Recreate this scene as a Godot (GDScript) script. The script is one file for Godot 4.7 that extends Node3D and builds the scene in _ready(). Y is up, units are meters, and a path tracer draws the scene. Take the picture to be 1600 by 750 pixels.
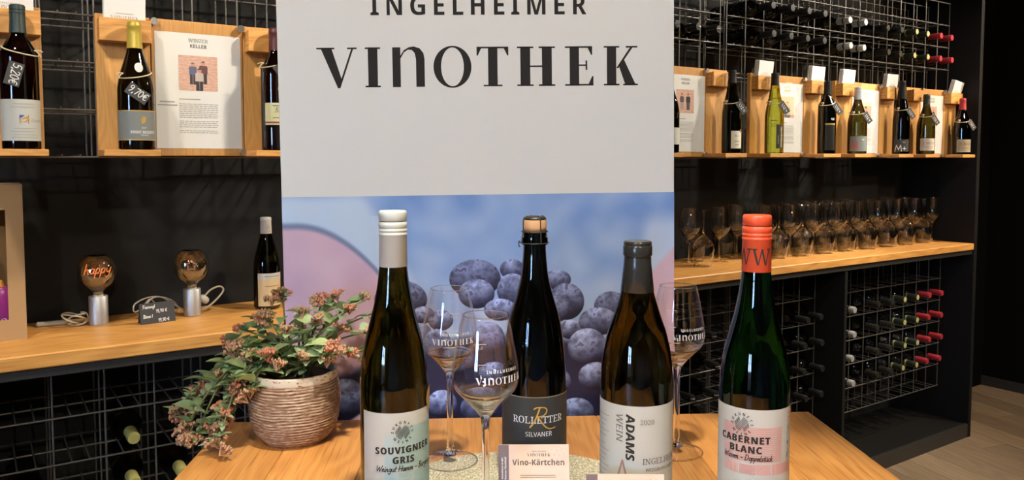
extends Node3D

const PHI := 0.59516          # the shelf wall is turned 34.1 degrees from the picture plane
const TABLE_Y := 1.03
const MAT_Y := 1.034          # top of the thin stone mat on the table
const TAU2 := TAU
var M := {}
var taken := {}
var rng := RandomNumberGenerator.new()
var sans: Font
var sans_bold: Font
var sans_wide: Font
var serif: Font
var serif_bold: Font
var heavy: Font

# ------------------------------------------------------------------ helpers
func SH(u: float, y: float, v: float) -> Vector3:
	return Vector3(u * cos(PHI) + v * sin(PHI), y, -u * sin(PHI) + v * cos(PHI))

func lin(r: float, g: float, b: float, a := 1.0) -> Color:
	var c := Color(r, g, b).linear_to_srgb()
	c.a = a
	return c

func numbered(called: String) -> String:
	if not taken.has(called):
		taken[called] = 0
		return called
	taken[called] += 1
	return "%s_%03d" % [called, taken[called]]

func tag(o: Node, label: String, category := "", group := "", kind := "") -> void:
	if label: o.set_meta("label", label)
	if category: o.set_meta("category", category)
	if group: o.set_meta("group", group)
	if kind: o.set_meta("kind", kind)

func thing(called: String, label: String, category: String, at := Vector3.ZERO, turn := 0.0, group := "") -> Node3D:
	var o := Node3D.new()
	o.name = numbered(called)
	add_child(o)
	o.position = at
	o.rotation.y = turn
	tag(o, label, category, group)
	return o

func part(parent: Node, called: String, mesh: Mesh, m: Material, at := Vector3.ZERO, turn := Vector3.ZERO, label := "") -> MeshInstance3D:
	var o := MeshInstance3D.new()
	o.name = called
	o.mesh = mesh
	o.material_override = m
	parent.add_child(o, true)
	o.position = at
	o.rotation = turn
	if label: o.set_meta("label", label)
	return o

func single(called: String, mesh: Mesh, m: Material, label: String, category: String, at := Vector3.ZERO, turn := Vector3.ZERO, group := "") -> MeshInstance3D:
	var o := part(self, numbered(called), mesh, m, at, turn)
	tag(o, label, category, group)
	return o

func struct_node(called: String, label := "") -> Node3D:
	var o := Node3D.new()
	o.name = called
	add_child(o)
	tag(o, label, "", "", "structure")
	return o

func mat(color: Color, rough := 0.6, metal := 0.0, tex: Texture2D = null, scale := 1.0, world := false) -> StandardMaterial3D:
	var m := StandardMaterial3D.new()
	m.albedo_color = color
	m.roughness = rough
	m.metallic = metal
	if tex:
		m.albedo_texture = tex
		m.uv1_triplanar = true
		m.uv1_world_triplanar = world
		m.uv1_scale = Vector3.ONE * scale
	return m

func glass(color: Color) -> StandardMaterial3D:
	var m := StandardMaterial3D.new()
	color.a = 0.0
	m.albedo_color = color
	m.transparency = BaseMaterial3D.TRANSPARENCY_ALPHA
	m.refraction_enabled = true
	m.refraction_scale = 0.05
	m.roughness = 0.0
	return m

func pane(color: Color, alpha: float, rough := 0.0, metal := 0.0) -> StandardMaterial3D:
	var m := StandardMaterial3D.new()
	color.a = alpha
	m.albedo_color = color
	m.transparency = BaseMaterial3D.TRANSPARENCY_ALPHA
	m.roughness = rough
	m.metallic = metal
	return m

func lamp_mat(color: Color, energy: float) -> StandardMaterial3D:
	var m := StandardMaterial3D.new()
	m.albedo_color = Color(0.9, 0.85, 0.75)
	m.emission_enabled = true
	m.emission = color
	m.emission_energy_multiplier = energy
	return m

# ------------------------------------------------------------------ mesh builders
func begin() -> SurfaceTool:
	var st := SurfaceTool.new()
	st.begin(Mesh.PRIMITIVE_TRIANGLES)
	return st

func tri(st: SurfaceTool, a: Vector3, b: Vector3, c: Vector3, out_dir: Vector3) -> void:
	# front faces run clockwise seen from outside
	var nrm := (c - a).cross(b - a)
	if nrm.dot(out_dir) < 0.0:
		var t := b
		b = c
		c = t
		nrm = -nrm
	st.set_normal(nrm.normalized())
	st.set_uv(Vector2(a.x, a.y)); st.add_vertex(a)
	st.set_uv(Vector2(b.x, b.y)); st.add_vertex(b)
	st.set_uv(Vector2(c.x, c.y)); st.add_vertex(c)

func quad(st: SurfaceTool, a: Vector3, b: Vector3, c: Vector3, d: Vector3, out_dir: Vector3) -> void:
	tri(st, a, b, c, out_dir)
	tri(st, a, c, d, out_dir)

func add_box(st: SurfaceTool, size: Vector3, at := Vector3.ZERO, ch := 0.0, basis := Basis()) -> void:
	var h := size / 2.0
	var k := minf(ch, minf(h.x, minf(h.y, h.z)) * 0.9)
	var corner := func(sx: float, sy: float, sz: float, axis: int) -> Vector3:
		var p := Vector3(sx * h.x, sy * h.y, sz * h.z)
		if axis != 0: p.x -= sx * k
		if axis != 1: p.y -= sy * k
		if axis != 2: p.z -= sz * k
		return at + basis * p
	for s in [-1.0, 1.0]:
		quad(st, corner.call(s, -1, -1, 0), corner.call(s, 1, -1, 0), corner.call(s, 1, 1, 0), corner.call(s, -1, 1, 0), basis.x * s)
		quad(st, corner.call(-1, s, -1, 1), corner.call(1, s, -1, 1), corner.call(1, s, 1, 1), corner.call(-1, s, 1, 1), basis.y * s)
		quad(st, corner.call(-1, -1, s, 2), corner.call(1, -1, s, 2), corner.call(1, 1, s, 2), corner.call(-1, 1, s, 2), basis.z * s)
	if k > 0.0:
		for s in [-1.0, 1.0]:
			for t in [-1.0, 1.0]:
				quad(st, corner.call(s, t, -1, 0), corner.call(s, t, 1, 0), corner.call(s, t, 1, 1), corner.call(s, t, -1, 1), basis * Vector3(s, t, 0))
				quad(st, corner.call(s, -1, t, 0), corner.call(s, 1, t, 0), corner.call(s, 1, t, 2), corner.call(s, -1, t, 2), basis * Vector3(s, 0, t))
				quad(st, corner.call(-1, s, t, 1), corner.call(1, s, t, 1), corner.call(1, s, t, 2), corner.call(-1, s, t, 2), basis * Vector3(0, s, t))
				for w in [-1.0, 1.0]:
					tri(st, corner.call(s, t, w, 0), corner.call(s, t, w, 1), corner.call(s, t, w, 2), basis * Vector3(s, t, w))

func box(size: Vector3, at := Vector3.ZERO, ch := 0.0) -> ArrayMesh:
	var st := begin()
	add_box(st, size, at, ch)
	return st.commit()

func span(x0: float, x1: float, y0: float, y1: float, z0: float, z1: float, ch := 0.0) -> ArrayMesh:
	return box(Vector3(x1 - x0, y1 - y0, z1 - z0), Vector3((x0 + x1) / 2, (y0 + y1) / 2, (z0 + z1) / 2), ch)

# profile of (radius, height), outside on the right hand when it is walked upwards
func lathe(profile: Array, seg := 32, split := 0.6, axis_at := Vector3.ZERO) -> ArrayMesh:
	var st := begin()
	add_lathe(st, profile, seg, split, axis_at)
	return st.commit()

func add_lathe(st: SurfaceTool, profile: Array, seg := 32, split := 0.6, at := Vector3.ZERO) -> void:
	var n := profile.size()
	var fn: Array[Vector2] = []
	for i in n - 1:
		var d: Vector2 = profile[i + 1] - profile[i]
		fn.append(Vector2(d.y, -d.x).normalized() if d.length() > 1e-7 else Vector2(1, 0))
	for i in n - 1:
		var n0 := fn[i]
		var n1 := fn[i]
		if i > 0 and fn[i - 1].angle_to(fn[i]) < split and fn[i - 1].angle_to(fn[i]) > -split: n0 = (fn[i - 1] + fn[i]).normalized()
		if i < n - 2 and absf(fn[i].angle_to(fn[i + 1])) < split: n1 = (fn[i] + fn[i + 1]).normalized()
		var p: Vector2 = profile[i]
		var q: Vector2 = profile[i + 1]
		for j in seg:
			var a := TAU * j / seg
			var b := TAU * (j + 1) / seg
			var put := func(pt: Vector2, nn: Vector2, ang: float, k: float) -> void:
				st.set_normal(Vector3(nn.x * sin(ang), nn.y, nn.x * cos(ang)))
				st.set_uv(Vector2(k / seg, pt.y))
				st.add_vertex(at + Vector3(pt.x * sin(ang), pt.y, pt.x * cos(ang)))
			if p.x > 1e-6:
				put.call(p, n0, a, j); put.call(q, n1, b, j + 1); put.call(p, n0, b, j + 1)
			if q.x > 1e-6:
				put.call(p, n0, a, j); put.call(q, n1, a, j); put.call(q, n1, b, j + 1)

func V2(flat: Array) -> Array:
	var o := []
	for i in range(0, flat.size(), 2): o.append(Vector2(flat[i], flat[i + 1]))
	return o

func smooth_profile(pts: Array, per := 4) -> Array:
	var o := []
	for i in pts.size() - 1:
		var p0: Vector2 = pts[maxi(i - 1, 0)]
		var p1: Vector2 = pts[i]
		var p2: Vector2 = pts[i + 1]
		var p3: Vector2 = pts[mini(i + 2, pts.size() - 1)]
		for k in per:
			var q := p1.cubic_interpolate(p2, p0, p3, float(k) / per)
			o.append(Vector2(maxf(q.x, 0.0), q.y))
	o.append(pts[-1])
	return o

func smooth3(pts: Array, per := 6) -> Array:
	var o := []
	for i in pts.size() - 1:
		for k in per:
			o.append(pts[i].cubic_interpolate(pts[i + 1], pts[maxi(i - 1, 0)], pts[mini(i + 2, pts.size() - 1)], float(k) / per))
	o.append(pts[-1])
	return o

func add_tube(st: SurfaceTool, pts: Array, r: float, sides := 6, r_end := -1.0) -> void:
	var n := pts.size()
	var up := Vector3.UP
	var rings := []
	var norms := []
	for i in n:
		var d: Vector3 = (pts[mini(i + 1, n - 1)] - pts[maxi(i - 1, 0)]).normalized()
		var side := d.cross(up)
		if side.length() < 0.05: side = d.cross(Vector3.RIGHT)
		side = side.normalized()
		var top := side.cross(d).normalized()
		up = top
		var rr := r if r_end < 0.0 else lerpf(r, r_end, float(i) / (n - 1))
		var ring := []
		var nr := []
		for j in sides:
			var a := TAU * j / sides
			var dir := side * cos(a) + top * sin(a)
			ring.append(pts[i] + dir * rr)
			nr.append(dir)
		rings.append(ring)
		norms.append(nr)
	for i in n - 1:
		for j in sides:
			var k := (j + 1) % sides
			for w in [[i, j], [i, k], [i + 1, k], [i, j], [i + 1, k], [i + 1, j]]:
				st.set_normal(norms[w[0]][w[1]])
				st.set_uv(Vector2(float(w[1]) / sides, w[0]))
				st.add_vertex(rings[w[0]][w[1]])
	for e in [0, n - 1]:
		var d: Vector3 = pts[0] - pts[1] if e == 0 else pts[n - 1] - pts[n - 2]
		for j in range(1, sides - 1): tri(st, rings[e][0], rings[e][j], rings[e][j + 1], d)

func tube(pts: Array, r: float, sides := 6, r_end := -1.0) -> ArrayMesh:
	var st := begin()
	add_tube(st, pts, r, sides, r_end)
	return st.commit()

# flat shapes in the xy plane, looking to +z
func add_poly(st: SurfaceTool, pts: Array, z := 0.0) -> void:
	var pp := PackedVector2Array(pts)
	var idx := Geometry2D.triangulate_polygon(pp)
	for i in range(0, idx.size(), 3):
		tri(st, Vector3(pp[idx[i]].x, pp[idx[i]].y, z), Vector3(pp[idx[i + 1]].x, pp[idx[i + 1]].y, z), Vector3(pp[idx[i + 2]].x, pp[idx[i + 2]].y, z), Vector3.BACK)

func add_rect(st: SurfaceTool, x0: float, y0: float, x1: float, y1: float, z := 0.0) -> void:
	quad(st, Vector3(x0, y0, z), Vector3(x1, y0, z), Vector3(x1, y1, z), Vector3(x0, y1, z), Vector3.BACK)

func add_strokes(st: SurfaceTool, lines: Array, w: float, step := 0.004, off := Vector2.ZERO, scale := 1.0, slant := 0.0, turn := 0.0) -> void:
	for line in lines:
		for i in line.size() - 1:
			var a: Vector2 = line[i]
			var b: Vector2 = line[i + 1]
			a = off + Vector2((a.x + a.y * slant) * scale, a.y * scale).rotated(turn)
			b = off + Vector2((b.x + b.y * slant) * scale, b.y * scale).rotated(turn)
			var d := (b - a)
			if d.length() < 1e-7: continue
			var dir := d.normalized()
			var sd := dir.orthogonal() * w / 2
			a -= dir * w * 0.35
			b += dir * w * 0.35
			var n := maxi(1, int(ceil((b - a).length() / step)))
			for k in n:
				var p := a.lerp(b, float(k) / n)
				var q := a.lerp(b, float(k + 1) / n)
				quad(st, Vector3(p.x + sd.x, p.y + sd.y, 0), Vector3(q.x + sd.x, q.y + sd.y, 0), Vector3(q.x - sd.x, q.y - sd.y, 0), Vector3(p.x - sd.x, p.y - sd.y, 0), Vector3.BACK)

# rolls a flat print round the y axis at the radius given by at_height(y); x = 0 faces +z
func rolled(mesh: Mesh, at_height: Callable, turn := 0.0) -> ArrayMesh:
	var a: Array = mesh.surface_get_arrays(0)
	var v: PackedVector3Array = a[Mesh.ARRAY_VERTEX]
	var nn := PackedVector3Array()
	nn.resize(v.size())
	for i in v.size():
		var r: float = at_height.call(v[i].y)
		var ang := v[i].x / r + turn
		nn[i] = Vector3(sin(ang), 0, cos(ang))
		v[i] = Vector3(sin(ang) * (r + v[i].z), v[i].y, cos(ang) * (r + v[i].z))
	var b := []
	b.resize(Mesh.ARRAY_MAX)
	b[Mesh.ARRAY_VERTEX] = v
	b[Mesh.ARRAY_NORMAL] = nn
	if a[Mesh.ARRAY_INDEX] != null: b[Mesh.ARRAY_INDEX] = a[Mesh.ARRAY_INDEX]
	var m := ArrayMesh.new()
	m.add_surface_from_arrays(Mesh.PRIMITIVE_TRIANGLES, b)
	return m

func curved(r: float, a0: float, a1: float, y0: float, y1: float, seg := 24) -> ArrayMesh:
	var st := begin()
	for j in seg:
		var a := lerpf(a0, a1, float(j) / seg)
		var b := lerpf(a0, a1, float(j + 1) / seg)
		for w in [[a, y0], [b, y1], [b, y0], [a, y0], [a, y1], [b, y1]]:
			st.set_normal(Vector3(sin(w[0]), 0, cos(w[0])))
			st.set_uv(Vector2(w[0] * r, w[1]))
			st.add_vertex(Vector3(sin(w[0]) * r, w[1], cos(w[0]) * r))
	return st.commit()

func add_text(st: SurfaceTool, s: String, cap: float, at: Vector2, font: Font, turn := 0.0, align := HORIZONTAL_ALIGNMENT_CENTER, squeeze := 1.0, slant := 0.0) -> void:
	var t := TextMesh.new()
	t.text = s
	t.font = font
	t.font_size = 64
	t.pixel_size = 0.01
	var k := cap / 0.457
	t.depth = 0.0
	t.curve_step = 1.0
	t.horizontal_alignment = align
	var x := Transform3D(Basis(Vector3(squeeze * k, 0, 0), Vector3(slant * k, k, 0), Vector3(0, 0, 1)), Vector3.ZERO)
	x = Transform3D(Basis(Vector3(0, 0, 1), turn), Vector3(at.x, at.y, 0)) * x
	var a: Array = t.get_mesh_arrays()
	var v: PackedVector3Array = a[Mesh.ARRAY_VERTEX]
	for i in a[Mesh.ARRAY_INDEX]:
		var p: Vector3 = x * v[i]
		st.set_normal(Vector3.BACK)
		st.set_uv(Vector2(p.x, p.y))
		st.add_vertex(p)

func text(s: String, cap: float, font: Font, at := Vector2.ZERO, turn := 0.0, align := HORIZONTAL_ALIGNMENT_CENTER) -> ArrayMesh:
	var st := begin()
	add_text(st, s, cap, at, font, turn, align)
	return st.commit()

# the VINOTHEK word mark, cap height 1, from x = 0 to 8.18
func add_wordmark(st: SurfaceTool, cap: float, at: Vector2) -> void:
	var polys := []
	var t := 0.04
	var bar := func(x0: float, x1: float, y: float) -> void: polys.append(V2([x0, y, x1, y, x1, y + t, x0, y + t]))
	var stem := func(x0: float, x1: float) -> void: polys.append(V2([x0, 0, x1, 0, x1, 1, x0, 1]))
	polys.append(V2([0.10, 1, 0.37, 1, 0.62, 0.20, 0.555, -0.02, 0.52, -0.02]))
	polys.append(V2([0.885, 1, 0.935, 1, 0.58, -0.02, 0.53, -0.02]))
	bar.call(0.0, 0.45, 1 - t); bar.call(0.77, 1.01, 1 - t)
	stem.call(1.29, 1.53); bar.call(1.216, 1.60, 0); bar.call(1.216, 1.60, 1 - t)
	polys.append(V2([1.905, 0, 2.108, 0, 2.108, 1, 1.905, 1]))
	polys.append(V2([2.10, 0.78, 2.2, 0.93, 2.32, 1.0, 2.45, 1.02, 2.6, 0.97, 2.69, 0.85, 2.716, 0.7, 2.716, 0, 2.50, 0, 2.50, 0.70, 2.47, 0.85, 2.40, 0.93, 2.30, 0.94, 2.2, 0.87, 2.10, 0.70]))
	for i in 40:
		var a := TAU * i / 40
		var b := TAU * (i + 1) / 40
		var c := Vector2(3.4225, 0.5)
		polys.append([c + Vector2(cos(a) * 0.4825, sin(a) * 0.53), c + Vector2(cos(b) * 0.4825, sin(b) * 0.53), c + Vector2(cos(b) * 0.29, sin(b) * 0.49), c + Vector2(cos(a) * 0.29, sin(a) * 0.49)])
	stem.call(4.33, 4.57); bar.call(4.04, 4.85, 1 - t); bar.call(4.21, 4.69, 0)
	polys.append(V2([4.04, 0.98, 4.04, 0.78, 4.07, 0.78, 4.16, 0.97])); polys.append(V2([4.85, 0.98, 4.85, 0.78, 4.82, 0.78, 4.73, 0.97]))
	for x in [5.155, 5.71]:
		stem.call(x, x + 0.25); bar.call(x - 0.085, x + 0.335, 0); bar.call(x - 0.085, x + 0.335, 1 - t)
	bar.call(5.3, 5.8, 0.48)
	stem.call(6.42, 6.66); bar.call(6.30, 7.0, 1 - t); bar.call(6.30, 7.03, 0); bar.call(6.6, 6.86, 0.50)
	polys.append(V2([7.0, 0.98, 7.0, 0.78, 6.97, 0.78, 6.88, 0.97])); polys.append(V2([7.03, 0.02, 7.03, 0.24, 7.0, 0.24, 6.9, 0.03])); polys.append(V2([6.83, 0.40, 6.87, 0.40, 6.87, 0.64, 6.83, 0.64]))
	stem.call(7.38, 7.62); bar.call(7.30, 7.70, 0); bar.call(7.30, 7.70, 1 - t)
	polys.append(V2([7.62, 0.44, 7.68, 0.44, 8.07, 1, 8.0, 1])); bar.call(7.87, 8.17, 1 - t)
	polys.append(V2([7.69, 0.49, 7.82, 0.66, 8.13, 0, 7.86, 0])); bar.call(7.80, 8.18, 0)
	for p in polys:
		var q := []
		for k in p: q.append(at + (k - Vector2(4.09, 0)) * cap)
		add_poly(st, q)

func add_heavy(st: SurfaceTool, s: String, cap: float, at: Vector2, turn := 0.0) -> void:
	for d in [[-0.05, -0.02], [0.0, 0.02], [0.05, -0.02]]: add_text(st, s, cap, at + Vector2(d[0], d[1]) * cap, heavy, turn)

func add_logo(st: SurfaceTool, cap: float, at: Vector2) -> void:
	add_wordmark(st, cap, at)
	add_text(st, "INGELHEIMER", cap * 0.42, at + Vector2(0.1 * cap, 1.72 * cap), sans_wide)

# hand lettering: every glyph is [advance, polylines]
var GLYPHS := {
	"0": [0.6, [[0.3, 1, 0.08, 0.8, 0.06, 0.3, 0.25, 0, 0.45, 0.15, 0.5, 0.65, 0.3, 1]]], "1": [0.42, [[0.08, 0.72, 0.28, 1, 0.26, 0]]],
	"2": [0.6, [[0.06, 0.8, 0.2, 1, 0.42, 0.92, 0.42, 0.65, 0.05, 0, 0.52, 0.02]]], "5": [0.6, [[0.5, 1, 0.14, 1, 0.1, 0.56, 0.36, 0.6, 0.48, 0.3, 0.32, 0.02, 0.04, 0.08]]],
	"7": [0.58, [[0.05, 0.98, 0.5, 1, 0.2, 0]]], "9": [0.6, [[0.48, 0.85, 0.25, 1, 0.08, 0.76, 0.2, 0.52, 0.44, 0.62, 0.48, 0.88, 0.42, 0.3, 0.2, 0]]],
	",": [0.28, [[0.14, 0.08, 0.06, -0.16]]], "€": [0.7, [[0.6, 0.9, 0.4, 0.98, 0.2, 0.75, 0.18, 0.3, 0.36, 0.02, 0.6, 0.1], [0.04, 0.6, 0.48, 0.62], [0.04, 0.4, 0.44, 0.42]]],
	"F": [0.62, [[0.02, 0.98, 0.6, 1], [0.2, 0.98, 0.16, 0], [0.17, 0.52, 0.48, 0.54]]], "B": [0.62, [[0.02, 0.98, 0.36, 1, 0.5, 0.78, 0.2, 0.54, 0.52, 0.36, 0.42, 0.02, 0.1, 0], [0.18, 0.98, 0.14, 0]]],
	"H": [0.7, [[0.08, 1, 0.06, 0], [0.56, 1, 0.52, 0], [0.02, 0.46, 0.66, 0.54]]], "W": [1.0, [[0.0, 1, 0.2, 0, 0.48, 0.8, 0.64, 0, 0.98, 1.04]]], "D": [0.75, [[0.16, 1, 0.12, 0, 0.42, 0.08, 0.64, 0.5, 0.4, 0.98, 0.02, 0.94]]],
	"a": [0.5, [[0.4, 0.42, 0.22, 0.54, 0.06, 0.3, 0.16, 0.02, 0.34, 0.14, 0.42, 0.5, 0.38, 0.1, 0.5, 0.04]]], "b": [0.48, [[0.08, 1, 0.08, 0.04, 0.32, 0.04, 0.42, 0.3, 0.28, 0.52, 0.08, 0.34]]],
	"c": [0.42, [[0.38, 0.44, 0.22, 0.54, 0.06, 0.28, 0.18, 0.02, 0.42, 0.08]]], "e": [0.44, [[0.06, 0.26, 0.36, 0.34, 0.26, 0.54, 0.08, 0.36, 0.12, 0.04, 0.44, 0.1]]],
	"g": [0.48, [[0.4, 0.44, 0.2, 0.54, 0.06, 0.3, 0.18, 0.06, 0.38, 0.2, 0.42, 0.52, 0.36, -0.3, 0.14, -0.36, 0.06, -0.2]]], "h": [0.5, [[0.1, 1.05, 0.04, 0], [0.06, 0.3, 0.26, 0.54, 0.36, 0.36, 0.36, 0.04, 0.48, 0.04]]],
	"i": [0.24, [[0.1, 0.5, 0.1, 0.04, 0.22, 0.06], [0.1, 0.72, 0.11, 0.76]]], "k": [0.46, [[0.08, 1.02, 0.06, 0], [0.4, 0.54, 0.08, 0.26, 0.42, 0]]], "l": [0.26, [[0.16, 1.02, 0.06, 0.3, 0.1, 0.02, 0.26, 0.08]]],
	"m": [0.72, [[0.06, 0.5, 0.06, 0], [0.06, 0.32, 0.22, 0.52, 0.3, 0.36, 0.3, 0], [0.3, 0.32, 0.46, 0.52, 0.56, 0.36, 0.56, 0.04, 0.7, 0.06]]], "n": [0.5, [[0.06, 0.5, 0.06, 0], [0.06, 0.32, 0.24, 0.52, 0.34, 0.36, 0.34, 0.04, 0.48, 0.06]]],
	"o": [0.46, [[0.22, 0.52, 0.06, 0.3, 0.16, 0.02, 0.34, 0.1, 0.38, 0.38, 0.22, 0.52, 0.46, 0.44]]], "p": [0.48, [[0.1, 0.5, 0.02, -0.42], [0.07, 0.3, 0.26, 0.54, 0.4, 0.34, 0.26, 0.04, 0.06, 0.1]]], "r": [0.36, [[0.06, 0.5, 0.08, 0], [0.08, 0.3, 0.2, 0.5, 0.34, 0.46]]],
	"s": [0.4, [[0.34, 0.48, 0.18, 0.52, 0.1, 0.38, 0.3, 0.18, 0.2, 0, 0.04, 0.04]]], "t": [0.34, [[0.16, 0.9, 0.1, 0.1, 0.3, 0.04], [0.0, 0.56, 0.32, 0.6]]], "u": [0.5, [[0.06, 0.5, 0.06, 0.14, 0.18, 0.02, 0.36, 0.2, 0.38, 0.5, 0.38, 0.06, 0.5, 0.04]]],
	"ü": [0.5, [[0.06, 0.5, 0.06, 0.14, 0.18, 0.02, 0.36, 0.2, 0.38, 0.5, 0.38, 0.06, 0.5, 0.04], [0.12, 0.68, 0.13, 0.73], [0.32, 0.68, 0.33, 0.73]]], "y": [0.48, [[0.06, 0.5, 0.08, 0.2, 0.2, 0.06, 0.36, 0.24], [0.4, 0.52, 0.34, -0.2, 0.16, -0.4, 0.02, -0.26]]],
	"!": [0.24, [[0.12, 0.9, 0.1, 0.3], [0.09, 0.06, 0.1, 0.1]]], "-": [0.4, [[0.06, 0.34, 0.34, 0.36]]], " ": [0.35, []],
}

func hand_lines(s: String) -> Array:   # [polylines in units of the cap height, width]
	var out := []
	var x := 0.0
	for ch in s:
		var g: Array = GLYPHS[ch]
		for l in g[1]:
			var line := []
			for p in V2(l): line.append(p + Vector2(x, 0))
			out.append(line)
		x += g[0]
	return [out, x]

func add_hand(st: SurfaceTool, s: String, cap: float, at: Vector2, w: float, slant := 0.15, turn := 0.0, centred := true) -> void:
	var h := hand_lines(s)
	var lines := []
	for l in h[0]: lines.append(smooth_line(l))
	var o := at - (Vector2(h[1] * cap / 2, 0).rotated(turn) if centred else Vector2.ZERO)
	add_strokes(st, lines, w, 0.003, o, cap, slant, turn)

func smooth_line(l: Array) -> Array:
	if l.size() < 4: return l
	var o := []
	for i in l.size() - 1:
		for k in 2: o.append(l[i].cubic_interpolate(l[i + 1], l[maxi(i - 1, 0)], l[mini(i + 2, l.size() - 1)], k / 2.0))
	o.append(l[-1])
	return o

# ------------------------------------------------------------------ computed textures
func fbm(seed_: int, freq: float, oct := 3) -> FastNoiseLite:
	var n := FastNoiseLite.new()
	n.seed = seed_
	n.frequency = freq
	n.noise_type = FastNoiseLite.TYPE_SIMPLEX_SMOOTH
	n.fractal_octaves = oct
	return n

# grain runs along x (or along y when upright); the tile covers one metre
func wood_tex(size: int, a: Color, b: Color, dark: Color, seed_: int, upright := false, knots := 0.0) -> ImageTexture:
	var n1 := fbm(seed_, 0.004, 2)
	var n2 := fbm(seed_ + 1, 0.02, 3)
	var n3 := fbm(seed_ + 2, 0.05, 2)
	var im := Image.create(size, size, false, Image.FORMAT_RGB8)
	var k := 1024.0 / size
	var edge := 0.1
	for y in size:
		for x in size:
			var fx := float(x) / size
			var fy := float(y) / size
			var wx := smoothstep(1.0 - edge, 1.0, fx)
			var wy := smoothstep(1.0 - edge, 1.0, fy)
			var val := 0.0
			var fine := 0.0
			var tot := 0.0
			for qy in 2:
				var gy := (1.0 - wy) if qy == 0 else wy
				if gy < 0.001: continue
				for qx in 2:
					var g := gy * ((1.0 - wx) if qx == 0 else wx)
					if g < 0.001: continue
					var px := (x - (0 if qx == 0 else size)) * k
					var py := (y - (0 if qy == 0 else size)) * k
					var bend := n1.get_noise_2d(px * 0.35, py * 1.6)
					val += g * (0.5 + 0.5 * sin(py * 0.16 + bend * 15.0 + n2.get_noise_2d(px * 0.25, py) * 1.5))
					fine += g * n3.get_noise_2d(px * 0.09, py * 3.2)
					tot += g
			var f := clampf(0.55 * val / tot + 0.30 * fine / tot + 0.2, 0.0, 1.0)
			var c := a.lerp(b, f)
			var pore := smoothstep(0.34, 0.6, -fine / tot)
			c = c.lerp(dark, pore * 0.35)
			if upright: im.set_pixel(y, x, c)
			else: im.set_pixel(x, y, c)
	return ImageTexture.create_from_image(im)

func speckle_tex() -> ImageTexture:
	var n1 := fbm(31, 0.09, 3)
	var n2 := fbm(32, 0.25, 2)
	var n3 := fbm(33, 0.18, 2)
	var im := Image.create(384, 384, false, Image.FORMAT_RGB8)
	for y in 384:
		for x in 384:
			var c := Color(0.72, 0.69, 0.58).lerp(Color(0.88, 0.86, 0.76), 0.5 + 0.9 * n1.get_noise_2d(x, y))
			if n2.get_noise_2d(x, y) > 0.16: c = c.lerp(Color(0.36, 0.37, 0.30), 0.7)
			if n3.get_noise_2d(x + 500, y) > 0.24: c = c.lerp(Color(0.72, 0.58, 0.40), 0.6)
			im.set_pixel(x, y, c)
	return ImageTexture.create_from_image(im)

func cloth_tex() -> ImageTexture:
	var n1 := fbm(41, 0.6, 2)
	var im := Image.create(256, 256, false, Image.FORMAT_RGB8)
	for y in 256:
		for x in 256:
			var v := 0.6 + 0.22 * n1.get_noise_2d(x * 3.0, y) + 0.22 * n1.get_noise_2d(x, y * 3.0 + 700)
			im.set_pixel(x, y, Color(v, v, v * 0.97))
	return ImageTexture.create_from_image(im)

func pot_tex() -> ImageTexture:
	var n1 := fbm(51, 0.02, 2)
	var n2 := fbm(52, 0.15, 3)
	var im := Image.create(512, 256, false, Image.FORMAT_RGB8)
	for y in 256:
		var fy := 1.0 - y / 255.0          # 0 at the foot
		for x in 512:
			var ang := TAU * x / 512.0
			var wob := n1.get_noise_3d(cos(ang) * 60, sin(ang) * 60, y * 0.8)
			var line := 0.5 + 0.5 * sin(fy * 150.0 + wob * 7.0)
			var blot := n2.get_noise_3d(cos(ang) * 40, sin(ang) * 40, y * 0.5)
			var c := Color(0.76, 0.685, 0.60)
			c = c.lerp(Color(0.42, 0.29, 0.20), clampf(smoothstep(0.25, 0.8, line) * (0.75 + blot * 1.0), 0.0, 0.95))
			c = c.lerp(Color(0.54, 0.40, 0.31), clampf(0.25 + blot * 0.6, 0.0, 0.6))
			if fy > 0.885: c = Color(0.90, 0.875, 0.82).lerp(Color(0.62, 0.5, 0.4), smoothstep(0.35, 0.5, blot))
			im.set_pixel(x, y, c)
	return ImageTexture.create_from_image(im)

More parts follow.
